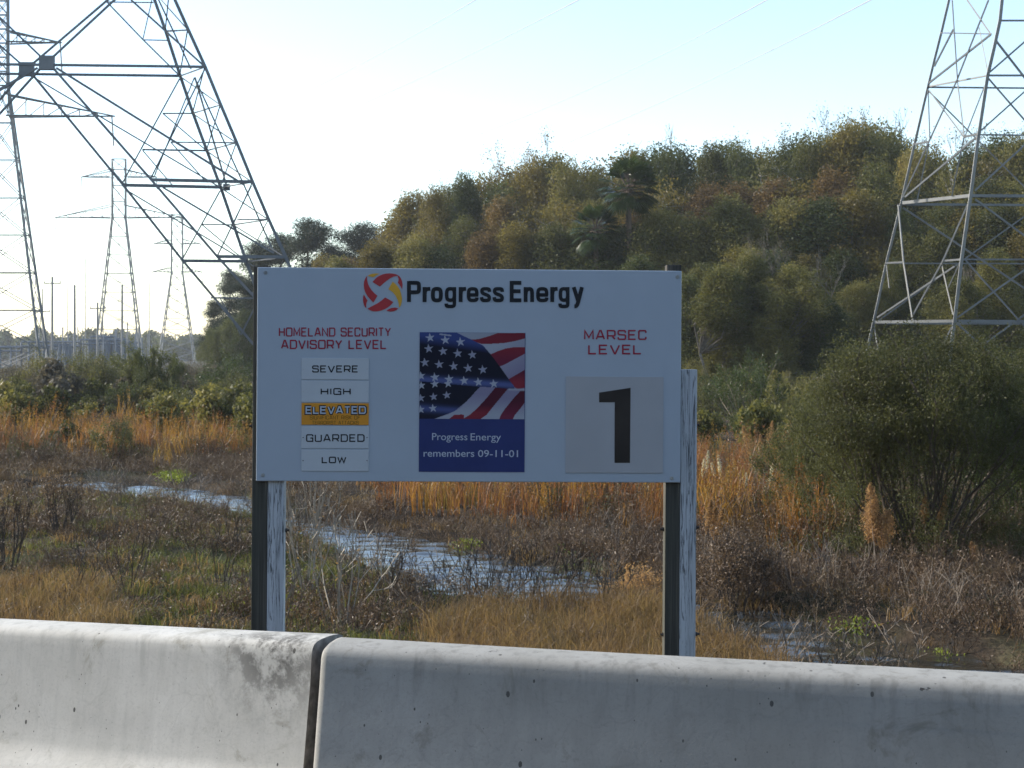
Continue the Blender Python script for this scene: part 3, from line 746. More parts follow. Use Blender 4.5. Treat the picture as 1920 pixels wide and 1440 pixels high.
for f, L in ((near, [('main_diagonal', (88,118), (215,0), .09), ('main_diagonal', (215,0), (330,-106), .11), ('main_diagonal', (98,127), (285,340), .12), ('main_diagonal', (285,340), (408,483), .12), ('main_diagonal', (408,483), (640,735), .12),
        ('diagonal_brace', (105,128), (457,347), .11), ('diagonal_brace', (305,352), (513,475), .09), ('horizontal_beam', (283,338), (473,342), .15), ('horizontal_beam', (408,482), (535,483), .15), ('horizontal_beam', (470,550), (563,550), .08),
        ('diagonal_brace', (384,130), (283,335), .07), ('diagonal_brace', (365,145), (290,330), .06), ('diagonal_brace', (472,348), (408,480), .07), ('horizontal_beam', (320,267), (443,268), .06), ('horizontal_beam', (445,412), (503,412), .06),
        ('diagonal_brace', (320,267), (385,340), .06), ('diagonal_brace', (245,0), (384,126), .09), ('horizontal_beam', (312,58), (352,57), .05)]),
             (far, [('main_diagonal', (50,130), (200,2), .09), ('main_diagonal', (200,2), (310,-95), .11), ('main_diagonal', (60,140), (229,346), .12), ('main_diagonal', (229,346), (342,489), .12), ('main_diagonal', (342,489), (552,738), .12),
        ('diagonal_brace', (64,146), (413,352), .07), ('diagonal_brace', (237,357), (461,491), .07), ('horizontal_beam', (229,348), (413,352), .15), ('horizontal_beam', (342,490), (461,491), .15), ('horizontal_beam', (395,559), (486,560), .08),
        ('diagonal_brace', (337,148), (229,345), .07), ('diagonal_brace', (413,358), (342,487), .07), ('horizontal_beam', (305,213), (361,213), .06), ('horizontal_beam', (267,281), (387,283), .08), ('horizontal_beam', (378,421), (437,422), .06),
        ('diagonal_brace', (305,213), (387,283), .06), ('diagonal_brace', (267,282), (325,350), .06), ('diagonal_brace', (378,421), (461,491), .06), ('diagonal_brace', (200,4), (268,75), .07), ('diagonal_brace', (268,75), (337,143), .07),
        ('horizontal_beam', (268,75), (315,76), .05), ('horizontal_beam', (200,4), (288,5), .05), ('diagonal_brace', (285,0), (268,75), .05), ('diagonal_brace', (411,557), (450,625), .06), ('diagonal_brace', (486,562), (452,628), .08)])):
    for nm, a, b, w in L: f(nm, a, b, w)
for a, b in (((297,0),(358,130)), ((365,145),(425,350)), ((365,147),(457,347)), ((457,347),(512,472))):
    sp = nf(*Bn[4]); sn = (nf(*Bn[8])-nf(*Bn[2])).cross(ff(*An[4])-nf(*Bn[4])).normalized()
    member('diagonal_brace', ray_plane(*a, sp, sn), ray_plane(*b, sp, sn), .075, T1, sd_)
for c, nrm in ((P1, 0), (P2, 0)):
    mb = MB(); mb.box(-.26, .26, -.09, .09, -.25, .25)
    o = link('gusset_plate', mb.mesh('gusset_plate', M[sd_]), T1, c-T1.location)
mb = MB(); mb.box(-.11, .11, -.12, .12, -.11, .11); link('gusset_plate', mb.mesh('gusset_plate', M[sd_]), T1, ff(425, 351)-T1.location)
# top of the pylon above the picture: legs join a bridge
for face, c, L in ((nf, P1, (318,-20)), (ff, P2, (280,-25))):
    p = face(*L); t_ = p+Vector((-2.6, 0, 6.5)); tm = mir(t_, c); pmr = mir(p, c)
    member('leg', p, t_, .15, T1, sd_); member('leg', pmr, tm, .15, T1, sd_); 
    for s in (0, 1):
        member('crossarm_chord', tm+Vector((-6, 0, s*1.4)), t_+Vector((6, 0, s*1.4)), .13, T1, sd_)
    for k in range(12):
        a = tm+Vector((-6, 0, 0)); b = t_+Vector((6, 0, 0)); d = (b-a)/12
        member('diagonal_brace', a+d*k+Vector((0, 0, 1.4*(k % 2))), a+d*(k+1)+Vector((0, 0, 1.4*((k+1) % 2))), .07, T1, sd_)

# right pylon
D2 = 52.0; D2f = D2*1.046
T2 = empty('lattice_pylon', (W(1900, 700, 53).x, 53, MARSH)); tag(T2, 'pale galvanised lattice pylon at the right edge rising behind the big green shrub', 'pylon')
R2n = [(1880,-10),(1875,39),(1864,90),(1852,142),(1835,255),(1820,368),(1803,488),(1790,603),(1778,690),(1762,800),(1757,838)]
L1n = [(1782,-10),(1765,62),(1752,113),(1740,163),(1715,270),(1690,382),(1662,494),(1638,605),(1619,690),(1594,800),(1587,832)]
def n2(x, y): return W(x, y, D2)
def f2(x, y): return W(x, y, D2f)
AX = W(2150, 0, D2).x; AXf = W(2070, 0, D2f).x
def mm(name, p, q, w, mirx=None, roll=0.0):
    member(name, p, q, w, T2, 'steel', roll)
    if mirx is not None: member(name, Vector((2*mirx-p.x, p.y, p.z)), Vector((2*mirx-q.x, q.y, q.z)), w, T2, 'steel', roll)
for i in range(len(R2n)-1):
    mm('leg', n2(*R2n[i]), n2(*R2n[i+1]), .20, AX, 1.2); mm('leg', f2(*L1n[i]), f2(*L1n[i+1]), .15, AXf, 1.2)
for i in (3, 5, 7):
    p, q = f2(*L1n[i]), n2(*R2n[i]); w = {3: .08, 5: .17, 7: .15}[i]
    mm('horizontal_beam', p, q, w); member('horizontal_beam', Vector((2*AXf-p.x, p.y, p.z)), Vector((2*AX-q.x, q.y, q.z)), w, T2, 'steel')
spn = (f2(*L1n[7])-n2(*R2n[7])).cross(n2(*R2n[3])-n2(*R2n[7])).normalized()
def s2(x, y): return ray_plane(x, y, n2(*R2n[7]), spn)
for nm, a, b, w in [('horizontal_beam',(1715,271),(1742,266),.09),('horizontal_beam',(1808,257),(1835,252),.10),('horizontal_beam',(1662,494),(1696,492),.09),('horizontal_beam',(1767,490),(1803,487),.10),('horizontal_beam',(1763,62),(1860,64),.05),
    ('diagonal_brace',(1742,156),(1858,65),.09),('diagonal_brace',(1752,125),(1788,55),.08),('diagonal_brace',(1697,370),(1833,256),.09),('diagonal_brace',(1742,170),(1807,257),.07),('diagonal_brace',(1854,0),(1794,152),.085),
    ('diagonal_brace',(1794,152),(1742,266),.085),('diagonal_brace',(1742,266),(1693,370),.085),('diagonal_brace',(1785,0),(1795,152),.07),('diagonal_brace',(1795,152),(1808,257),.07),('diagonal_brace',(1808,257),(1785,368),.06),('diagonal_brace',(1810,255),(1847,160),.05),
    ('diagonal_brace',(1813,0),(1858,65),.07),('diagonal_brace',(1836,52),(1852,135),.06),('diagonal_brace',(1740,168),(1743,260),.06),('diagonal_brace',(1742,270),(1720,376),.06),
    ('diagonal_brace',(1645,596),(1790,500),.09),('diagonal_brace',(1684,384),(1694,492),.11),('diagonal_brace',(1694,492),(1711,600),.10),('diagonal_brace',(1815,384),(1768,490),.10),('diagonal_brace',(1768,490),(1710,595),.10),('diagonal_brace',(1765,494),(1787,590),.08),
    ('diagonal_brace',(1662,497),(1667,540),.06),('diagonal_brace',(1801,490),(1778,540),.06),('diagonal_brace',(1638,607),(1652,690),.08),('diagonal_brace',(1652,690),(1740,760),.08),('diagonal_brace',(1787,608),(1750,690),.09),('diagonal_brace',(1750,690),(1640,780),.08)]:
    mm(nm, s2(*a), s2(*b), w)
for nm, a, b, w in [('horizontal_beam',(1875,39),(1995,39),.08),('horizontal_beam',(1852,142),(2150,142),.09),('horizontal_beam',(1820,368),(2150,370),.15),('horizontal_beam',(1790,603),(2150,605),.15),('horizontal_beam',(1803,487),(2000,487),.08),('horizontal_beam',(1837,253),(2010,255),.07),
    ('diagonal_brace',(1866,75),(1990,235),.09),('diagonal_brace',(1857,135),(1995,15),.09),('diagonal_brace',(1852,146),(2150,490),.07),('diagonal_brace',(1840,245),(2080,30),.08),('diagonal_brace',(1828,358),(2110,100),.09),
    ('diagonal_brace',(1828,374),(2150,612),.09),('diagonal_brace',(1795,596),(2150,345),.09),('diagonal_brace',(1808,486),(2010,712),.07),('diagonal_brace',(1795,608),(2000,790),.09),('diagonal_brace',(1785,690),(2060,490),.09)]:
    mm(nm, n2(*a), n2(*b), w, AX)
for nm, a, b, w in [('horizontal_beam',(1740,164),(2070,167),.08),('horizontal_beam',(1690,384),(2070,386),.12),('horizontal_beam',(1662,494),(1960,495),.07),('horizontal_beam',(1638,607),(2070,608),.10),('diagonal_brace',(1693,390),(2070,640),.09),
    ('diagonal_brace',(1645,603),(2070,300),.07),('diagonal_brace',(1740,170),(2070,500),.06)]:
    mm(nm, f2(*a), f2(*b), w, AXf)

def far_tower(cx, D, ytop, ywaist, mast_half, base_half, arms, label, lean=0.35, w=.2):
    """square lattice tower on its base, arms = [(y px, half length px)]"""
    root = empty('transmission_tower', (W(cx, 0, D).x, D, MARSH)); tag(root, label, 'pylon', 'distant transmission towers')
    k = D/F; H = lambda y: EYE+(HOR-y)*k-MARSH
    mh, bh, zt, zw = mast_half*k, base_half*k, H(ytop), H(ywaist)
    c4 = [(-1, -1), (1, -1), (1, 1), (-1, 1)]
    def mk(name, segs, kind=None):
        V, Fc = tubes(segs, 4); o = link(name, mesh_np(name, V, Fc, M['steel_far']), root)
        if kind: o['kind'] = kind
    def corner(c, z):
        h = mh if z >= zw else bh+(mh-bh)*z/zw
        return (c[0]*h, c[1]*h*.3, z)
    for c in c4: mk('leg', [(*corner(c, 0), *corner(c, zw), w, w*.8), (*corner(c, zw), *corner(c, zt), w*.8, w*.6)])
    segs = []; zs = list(np.linspace(0, zw, 9)); z = zw
    while z < zt-.1: z = min(zt, z+2.4*mh); zs.append(z)
    for a, b in zip(zs[:-1], zs[1:]):
        for i in range(4):
            c, d = c4[i], c4[(i+1) % 4]
            segs.append((*corner(c, a), *corner(d, b), w*.3, w*.3)); segs.append((*corner(d, a), *corner(c, b), w*.3, w*.3)); segs.append((*corner(c, b), *corner(d, b), w*.3, w*.3))
    mk('lattice_bracing', segs, 'stuff')
    for y, hl in arms:
        z = H(y); L = hl*k
        for s in (-1, 1):
            sg = []
            for t in (-1, 1):
                sg.append((s*mh, t*mh, z, s*L, 0, z, w*.6, w*.4)); sg.append((s*mh, t*mh, z+L*.19, s*L, 0, z, w*.55, w*.4))
            n = 6
            for i in range(n):
                f = i/n; x = s*(mh+(L-mh)*f); x2 = s*(mh+(L-mh)*(i+1)/n)
                sg.append((x, mh*(1-f), z, x2, mh*(1-(i+1)/n), z+L*.19*(1-(i+1)/n), w*.35, w*.35)); sg.append((x, 0, z, x, 0, z+L*.19*(1-f), w*.35, w*.35))
            mk('crossarm', sg)
            sx = s*L*.97; mk('insulator_string', [(sx, 0, z, sx+s*.2, 0, z-3.2, w*.5, w*.5)])
    return root
far_tower(4, 150, -20, 160, 11, 85, [(80, 112), (218, 212)], 'tall hazy lattice tower cut off by the left edge of the picture', w=.17)
far_tower(223, 340, 298, 408, 12.5, 44, [(332, 72), (408, 121)], 'hazy lattice tower with two wide crossarms seen through the left pylon', w=.22)
far_tower(332, 430, 402, 512, 10.5, 34, [(457, 45), (510, 48)], 'smallest and palest lattice tower just left of the dark pines', w=.22)

# poles and substation
for k, (px, yt, D, lab) in enumerate([(80, 541, 300, 'thin pole with small crossarm, leftmost by the substation'), (98, 519, 260, 'thickest tall pole right of the left tower base'), (140, 534, 260, 'plain tall pole midway between the two left towers'), (160, 484, 420, 'faint very tall thin mast left of the hazy tower'),
        (183, 567, 280, 'stout grey pole at the foot of the hazy tower'), (229, 534, 270, 'plain pole standing between the legs of the hazy tower'), (193, 560, 420, 'faint thin mast between the hazy tower legs'), (127, 530, 420, 'faint pole in the gap between two taller poles'), (280, 530, 420, 'faint pole just right of the hazy tower'), (260, 612, 280, 'short grey pole beside the right leg of the hazy tower'), (239, 604, 280, 'short pole inside the hazy tower base')]):
    o_ = W(px, 0, D); z1 = W(px, yt, D).z; r_ = .26 if k in (1, 2, 4, 5) else .17
    segs = [(0, 0, 0, 0, 0, z1-MARSH, r_, r_*.75)]
    root = empty('utility_pole', (o_.x, D, MARSH)); tag(root, lab, 'pole', 'poles around the substation')
    Vt, Ft = tubes(segs, 6); link('shaft', mesh_np('shaft', Vt, Ft, M['pole'], True), root)
    if k in (0, 1, 4):
        zt = z1-MARSH-(5 if k == 0 else 1.2); Vt, Ft = tubes([(-1.6, 0, zt, 1.6, 0, zt, .12, .12), (-1.5, 0, zt, -1.5, 0, zt+.5, .1, .1), (1.5, 0, zt, 1.5, 0, zt+.5, .1, .1)], 4)
        link('crossarm', mesh_np('crossarm', Vt, Ft, M['pole']), root)
sub = empty('substation', (W(160, 0, 300).x, 300, MARSH)); tag(sub, 'hazy blue electrical substation of frames and cabinets on the left horizon', 'substation')
r = np.random.default_rng(5)
def subpos(px, D=300): return W(px, 0, D).x-sub.location.x
for (a, b, y0) in [(40, 150, 641), (150, 232, 637), (170, 215, 631), (215, 262, 642), (0, 40, 650), (95, 130, 646)]:
    z = W(0, y0, 300).z-MARSH; sg = []
    for t in np.linspace(subpos(a), subpos(b), max(3, int((b-a)/12))): sg.append((t, 0, 0, t, 0, z, .22, .22))
    for dz in (0, .9): sg.append((subpos(a), 0, z-dz, subpos(b), 0, z-dz, .2, .2))
    Vt, Ft = tubes(sg, 4); link('busbar_frame', mesh_np('busbar_frame', Vt, Ft, M['sub']), sub)
for i in range(34):
    x = subpos(r.uniform(45, 270)); h = W(0, r.uniform(612, 645), 300).z-MARSH; yy = r.uniform(-8, 20)
    Vt, Ft = tubes([(x, yy, 0, x, yy, h, .1, .1)], 4); link('insulator_post', mesh_np('insulator_post', Vt, Ft, M['sub']), sub)
for (a, b, y0) in [(152, 165, 640), (175, 192, 636), (195, 222, 638), (224, 236, 645), (60, 80, 650), (100, 118, 648)]:
    mb = MB(); mb.box(subpos(a), subpos(b), 6, 9, 0, W(0, y0, 300).z-MARSH); mb.box(subpos(a)+.3, subpos(b)-.3, 6.4, 8.6, W(0, y0, 300).z-MARSH, W(0, y0, 300).z-MARSH+.5)
    link('transformer_cabinet', mb.mesh('transformer_cabinet', M['sub']), sub)

# overhead cables
def cable(pts, D0, D1, rad, label):
    P = []
    n = len(pts)
    for i in range(60):
        t = i/59; x = np.interp(t, np.linspace(0, 1, n), [p[0] for p in pts]); 
        y = float(np.polyval(np.polyfit([p[0] for p in pts], [p[1] for p in pts], min(2, n-1)), x))
        P.append(W(x, y, D0+(D1-D0)*t))
    sg = [(*P[i], *P[i+1], rad, rad) for i in range(59)]
    V, Fc = tubes(sg, 5); tag(link('power_cable', mesh_np('power_cable', V, Fc, M['cable'])), label, 'cable', 'overhead power cables')
cable([(1637, -2), (1280, 172), (900, 335), (560, 452)], 60, 230, .024, 'faint overhead cable nearest the wood, running down left from the top right')
cable([(1440, -2), (1240, 105), (880, 258), (430, 390)], 60, 260, .024, 'faint overhead cable crossing the middle of the sky, left of the lowest cable')
cable([(1090, -2), (860, 110), (640, 215), (420, 300)], 60, 260, .024, 'faint overhead cable above the company name')
cable([(895, -2), (760, 75), (620, 150), (410, 250)], 60, 260, .024, 'faint overhead cable right of the left pylon, leftmost of the four')

# ------------------------------------------------------------------ trees
def branchsegs(r, p, d, L, rad, depth, out, spread=.6, kids=3, upw=.15, tips=None, shrink=.68):
    p = np.array(p, float); d = np.array(d, float); d /= np.linalg.norm(d)
    n = 3; q = p
    for i in range(n):
        d2 = d+r.normal(size=3)*.13+np.array([0, 0, upw*.3]); d2 /= np.linalg.norm(d2)
        q2 = q+d2*L/n; ra = rad*(1-i/n*.4); out.append((*q, *q2, ra, rad*(1-(i+1)/n*.4))); q = q2; d = d2
        if depth > 0 and i > 0:
            dd = d+r.normal(size=3)*spread; dd[2] += upw
            branchsegs(r, q, dd, L*shrink*r.uniform(.7, 1.1), rad*.5, depth-1, out, spread, kids, upw, tips, shrink)
    if depth > 0:
        for k in range(kids-1):
            dd = d+r.normal(size=3)*spread; dd[2] += upw
            branchsegs(r, q, dd, L*shrink*r.uniform(.7, 1.1), rad*.6, depth-1, out, spread, kids, upw, tips, shrink)
    elif tips is not None: tips.append(q)
def blobs_leaves(r, blobs, n, size, shell=.6, asp=.6, fuzz=0.0):
    """blobs: (cx,cy,cz,rx,ry,rz)"""
    B = np.array(blobs); wgt = (B[:, 3]*B[:, 4]*B[:, 5])**(2/3); k = r.choice(len(B), n, p=wgt/wgt.sum())
    d = r.normal(size=(n, 3)); d /= np.linalg.norm(d, axis=1, keepdims=True)
    rr = (1-shell*r.random(n)**1.3)[:, None]
    # lumpy radius so each blob has an uneven outline
    lum = 1+.16*np.sin(d[:, :1]*7+k[:, None]*3)*np.sin(d[:, 1:2]*6+k[:, None])+.13*np.sin(d[:, 2:]*11+k[:, None]*2)
    P = B[k, :3]+d*B[k, 3:]*rr*lum+r.normal(size=(n, 3))*fuzz
    return leafquads(P, size, r, asp, nrm=d*.5)
def make_broad(seed, H=14., n=60000, low=.06, wide=.36, nb=46, size=.15, bare=0.0):
    r = np.random.default_rng(seed)
    segs = []; blobs = []
    branchsegs(r, (0, 0, 0), (0, 0, 1), H*.42, .17, 0, segs)
    top = np.array(segs[-1][3:6])
    for i in range(nb):
        f = r.random()**.8; z = H*(low+(.93-low)*f)
        prof = math.sin(math.pi*min(1, .16+.82*f))**.6*wide*H
        a = r.uniform(0, 6.283); rr = prof*r.uniform(.35, 1)*.72
        s = H*r.uniform(.05, .115)*(1.15-.35*f)
        b = (rr*math.cos(a), rr*math.sin(a), z, s, s, s*r.uniform(1.0, 1.9)); blobs.append(b)
        st = np.array([0, 0, max(.5, z-rr*.6)]) if z-rr*.6 < top[2] else top
        e = np.array(b[:3]); m = (st+e)/2+r.normal(size=3)*.3
        segs.append((*st, *m, .07, .05)); segs.append((*m, *e, .05, .02))
        for q in range(5):
            dd = r.normal(size=3); dd[2] = abs(dd[2]); dd /= np.linalg.norm(dd); segs.append((*e, *(e+dd*s*1.15), .02, .007))
    blobs.append((0, 0, H*.93, H*.09, H*.09, H*.07))
    return tubes(segs, 4), blobs_leaves(r, blobs, n, size, .55, .6, .07)
def make_bare(seed, H=14., leaves=1200):
    r = np.random.default_rng(seed); segs = []; tips = []
    branchsegs(r, (0, 0, 0), (0.03, 0, 1), H*.42, .15, 5, segs, .42, 2, .22, tips, .66)
    S_ = np.array(segs); zmax = S_[:, 5].max(); S_[:, :6] *= H/zmax; S_[:, 6:] = np.maximum(S_[:, 6:], .011)
    tips = np.array(tips)*H/zmax
    k = r.choice(len(tips), leaves); P = tips[k]+r.normal(size=(leaves, 3))*.2
    return tubes(S_, 3), leafquads(P, .12, r)
def make_pine(seed, H=20., n=48000):
    r = np.random.default_rng(seed); segs = [(0, 0, 0, .2, .1, H*.55, .3, .2), (.2, .1, H*.55, .1, 0, H*.96, .2, .05)]; blobs = []
    for i in range(38):
        f = r.random(); z = H*(.34+.60*f); rr = H*.25*(1-.62*f**1.8)*r.uniform(.1, 1); a = r.uniform(0, 6.283); s = H*r.uniform(.06, .10)
        blobs.append((rr*math.cos(a), rr*math.sin(a), z, s*1.4, s*1.4, s*.62)); segs.append((.1, 0, z-rr*.35, rr*math.cos(a), rr*math.sin(a), z, .08, .03))
    blobs.append((0, 0, H*.96, H*.1, H*.1, H*.05))
    return tubes(segs, 5), blobs_leaves(r, blobs, n, .26, .8, .3)
def make_palm(seed, H=12.):
    r = np.random.default_rng(seed); segs = []; L = []
    for i in range(8): segs.append((.05*math.sin(i), 0, H*.86*i/8, .05*math.sin(i+1), 0, H*.86*(i+1)/8, .22-.008*i, .22-.008*(i+1)))
    c = np.array([.05*math.sin(8), 0, H*.86]); Vs = []; Fs = []; nv = 0
    for i in range(46):
        a = r.uniform(0, 6.283); el = r.uniform(-.9, 1.35); d = np.array([math.cos(a)*math.cos(el), math.sin(a)*math.cos(el), math.sin(el)])
        st = c+d*.9; 
        side = np.cross(d, [0, 0, 1.]); side /= np.linalg.norm(side)+1e-6; nn = np.cross(side, d)
        segs.append((*c, *st, .03, .02))
        for k in range(16):
            b = -1.25+2.5*k/15; dr = d*math.cos(b)+side*math.sin(b); tip = st+dr*1.05+np.array([0, 0, -.12*(1+r.random())]); mdl = st+dr*.6
            w = nn*.02+np.cross(dr, nn)*.045
            Vs += [st-w*.3, st+w*.3, mdl+w, mdl-w, mdl-w, mdl+w, tip+w*.1, tip-w*.1]; Fs += [[nv, nv+1, nv+2, nv+3], [nv+4, nv+5, nv+6, nv+7]]; nv += 8
    return tubes(segs, 6), (np.array(Vs), np.array(Fs))
def proto(kind, bark, leafm, gen):
    (tv, tf), (lv, lf) = gen
    return (mesh_np('trunk_'+kind, tv, tf, M[bark]), mesh_np('crown_'+kind, lv, lf, M[leafm]), float(max(tv[:, 2].max(), lv[:, 2].max())))
PR = {'broad': [proto('broad%d' % i, 'bark', 'olive', make_broad(20+i, wide=(.27, .21, .31, .24)[i], low=(.10, .14, .05, .2)[i])) for i in range(4)],
      'light': [proto('light%d' % i, 'palebark', 'gold', make_broad(40+i, n=(12000, 9000)[i], low=.25, wide=.30, nb=24, size=.2)) for i in range(2)],
      'bare': [proto('bare%d' % i, 'bark', 'greyleaf', make_bare(50+i, leaves=(900, 3800, 200)[i])) for i in range(3)],
      'pine': [proto('pine%d' % i, 'pinebark', 'pine', make_pine(60+i)) for i in range(2)],
      'palm': [proto('palm', 'pinebark', 'palm', make_palm(70))]}
tr = np.random.default_rng(77)
def tree(name, kind, var, px, ytop, D, label, group, leafm=None, fat=1.0, cat='tree', base=None):
    tm, cm, h = PR[kind][var % len(PR[kind])]
    x = W(px, 0, D).x; H = W(px, ytop, D).z-MARSH; s = H/(h*(1.0 if kind in ('broad', 'light') else 1.0))
    root = empty(name, (x, D, MARSH), (0, 0, tr.uniform(0, 6.28))); tag(root, label, cat, group); root.scale = (s*fat, s*fat, s)
    t = link('trunk', tm, root); c = link('crown', cm, root)
    if leafm:
        c.material_slots[0].link = 'OBJECT'; c.material_slots[0].material = M[leafm]
    return root
ANCH = [(560, 'above the left third of the sign board'), (630, 'above the board just left of the round logo'), (700, 'straight above the round logo'), (770, 'above the first letters of the company name'), (835, 'above the middle of the first word'), (900, 'above the end of the first word'),
        (965, 'above the gap between the two words'), (1030, 'above the middle of the second word'), (1095, 'above the end of the company name'), (1160, 'above the MARSEC heading'), (1225, 'above the right end of the board'), (1290, 'just right of the dark right post'),
        (1355, 'one crown right of the sign'), (1420, 'halfway between the sign and the right pylon'), (1485, 'past halfway towards the right pylon'), (1550, 'two crowns left of the right pylon'), (1615, 'touching the left leg of the right pylon'), (1680, 'behind the left leg of the right pylon'),
        (1745, 'between the two legs of the right pylon'), (1810, 'behind the front leg of the right pylon'), (1875, 'just right of the pylon front leg'), (1945, 'cut by the right edge of the picture')]
ridge_x = [560, 700, 730, 790, 850, 900, 950, 1040, 1090, 1130, 1230, 1330, 1420, 1500, 1590, 1650, 1700, 1800, 1880, 2000]
ridge_y = [540, 450, 366, 350, 315, 322, 302, 276, 300, 286, 252, 262, 258, 248, 215, 222, 255, 258, 240, 230]
look = {'olive': 'olive green', 'green': 'dark green', 'gold': 'gold-brown', 'rusty': 'russet', 'greyleaf': 'grey-brown'}
def pick(choices): return choices[tr.integers(len(choices))]
for (ax, atext) in ANCH:
    # skyline row
    if ax >= 770:
        lf = pick(['olive', 'olive', 'gold', 'green', 'gold'] if ax > 1000 else ['gold', 'rusty', 'olive', 'gold', 'olive']); px = ax+tr.uniform(-12, 12)
        tree('forest_tree', 'broad', tr.integers(4), px, np.interp(px, ridge_x, ridge_y)+tr.uniform(-8, 16), 150-.022*(ax-700)+tr.uniform(-3, 3), f'{look[lf]} skyline tree {atext}', 'trees of the wood', lf, tr.uniform(.85, 1.1))
        lf = pick(['olive', 'gold', 'gold', 'green', 'rusty']) if ax < 1000 else pick(['olive', 'gold', 'green', 'olive'])
        tree('forest_tree', 'broad' if tr.random() < .6 else 'light', tr.integers(4), ax+33+tr.uniform(-8, 8), np.interp(ax+33, ridge_x, ridge_y)+tr.uniform(-8, 26), 141-.022*(ax-700)+tr.uniform(-3, 3), f'narrow {look[lf]} skyline tree {atext}', 'trees of the wood', lf, tr.uniform(.65, .9))
        if tr.random() < .55:
            tree('bare_tree', 'bare', tr.integers(3), px+32, np.interp(px+32, ridge_x, ridge_y)-tr.uniform(12, 30), 152, f'bare grey treetop over the wood, {atext}', 'bare trees in the wood', None, .8)
    # upper middle row
    if ax >= 760:
        lf = pick(['olive', 'gold', 'gold', 'olive', 'olive', 'rusty']); px = ax+33+tr.uniform(-10, 10)
        dy = 60+.02*(ax-700)
        tree('forest_tree', 'broad' if lf != 'gold' else 'light', tr.integers(4), px, np.interp(px, ridge_x, ridge_y)+dy+tr.uniform(-12, 15), 132-.02*(ax-700), f'{look[lf]} upper-middle wood tree {atext}', 'trees of the wood', lf, tr.uniform(.95, 1.2))
    # middle row
    if ax >= 620:
        lf = pick(['olive', 'gold', 'green', 'olive', 'rusty']) if ax < 1500 else pick(['olive', 'olive', 'gold', 'green']); px = ax+tr.uniform(-14, 14)
        yy = np.interp(px, [620, 700, 800, 1100, 1400, 1600, 2000], [490, 470, 440, 405, 375, 365, 360])+tr.uniform(-25, 25)
        tree('forest_tree', 'broad', tr.integers(4), px, yy, 116-.012*(ax-600), f'{look[lf]} rounded mid-height wood tree {atext}', 'trees of the wood', lf, tr.uniform(1.1, 1.4))
    if ax >= 1160:
        lf = pick(['green', 'olive', 'olive', 'gold']); px = ax+30+tr.uniform(-14, 14)
        yy = np.interp(px, [1100, 1400, 1600, 2000], [500, 450, 440, 440])+tr.uniform(-30, 35)
        tree('forest_tree', 'broad', tr.integers(4), px, yy, 98+tr.uniform(-3, 3), f'{look[lf]} lower-front wood tree {atext}', 'trees of the wood', lf, tr.uniform(1.1, 1.5))
    if ax >= 1290 and tr.random() < .35:
        tree('bare_tree', 'bare', tr.integers(3), ax+10+tr.uniform(-20, 20), 470+tr.uniform(-60, 60), 92, f'slender bare tree at the wood foot, {atext}', 'bare trees in the wood', None, .7)
    if 1290 <= ax < 1960:
            tree('forest_tree', 'broad', tr.integers(4), ax+tr.uniform(-14, 14), 550+tr.uniform(-90, 40), 88+tr.uniform(-3, 4), f'low wood-edge tree {atext}', 'trees of the wood', pick(['green', 'olive', 'olive', 'gold']), tr.uniform(.9, 1.6))
tree('bare_tree', 'bare', 1, 985, 247, 148, 'tall sparse bare tree poking highest left of the rounded gold crown', None, 'rusty', .95)
tree('forest_tree', 'broad', 1, 1042, 282, 146, 'rounded gold-olive crown standing proud of the skyline above the second word', None, 'gold', .8)
tree('forest_tree', 'broad', 0, 1605, 208, 142, 'highest round brown crown on the skyline left of the right pylon', None, 'gold', .8)
tree('forest_tree', 'light', 0, 1648, 213, 140, 'airy see-through olive crown beside the highest brown crown', None, 'olive', .8)
tree('palm_tree', 'palm', 0, 1180, 288, 108, 'dark cabbage palm head rising in the wood above the MARSEC heading', 'cabbage palms', None, .85)
tree('palm_tree', 'palm', 0, 1118, 378, 108, 'smaller dark cabbage palm left of and below the taller palm', 'cabbage palms', None, .85)
for px, yt, D, lab, f in [(578, 403, 185, 'dark pine with rounded top, tallest left of the wood', 1.0), (528, 432, 190, 'dark pine merging with the left side of the tallest pine', .9), (676, 412, 195, 'dark round-topped pine in the gap beside the wood', .95), (716, 436, 198, 'small dark pine touching the wood edge', .7), (484, 448, 175, 'dark pine directly behind the left pylon leg', 1.0),
        (432, 502, 165, 'leftmost ragged pine at the end of the treeline', .9), (465, 520, 160, 'low spreading pine tucked beside the sign left edge', 1.1), (400, 560, 168, 'lowest drooping pine at the far left of the pine group', .9), (620, 452, 188, 'dark pine filling between the two round pine tops', .9), (655, 470, 186, 'low dark pine right of the tallest pine', .9)]:
    tree('pine_tree', 'pine', int(px) % 2, px, yt, D, lab, 'pines left of the wood', None, f)
for px, yt, D, lf, lab in [(610, 470, 160, 'gold', 'small gold-brown tree in front of the pines, just over the board'), (655, 478, 155, 'rusty', 'russet small tree in front of the pines, right of the gold one'), (700, 480, 150, 'gold', 'low gold tree at the left foot of the wood'), (745, 405, 150, 'greyleaf', 'grey-brown tree forming the left end of the wood'), (560, 500, 160, 'olive', 'olive small tree behind the top left of the board'), (740, 440, 140, 'gold', 'gold tree low on the left end of the wood')]:
    tree('forest_tree', 'broad', int(px/5) % 4, px, yt, D, lab, 'trees of the wood', lf, 1.1)
for px, yt, D, lab in [(430, 590, 150, 'bushy dark tree under the leftmost pine'), (395, 612, 152, 'low dark bushy tree at the end of the treeline over the field'), (465, 575, 146, 'bushy dark tree touching the sign left edge')]:
    tree('forest_tree', 'broad', 2, px, yt, D, lab, 'low trees under the pines', 'green', 1.2)

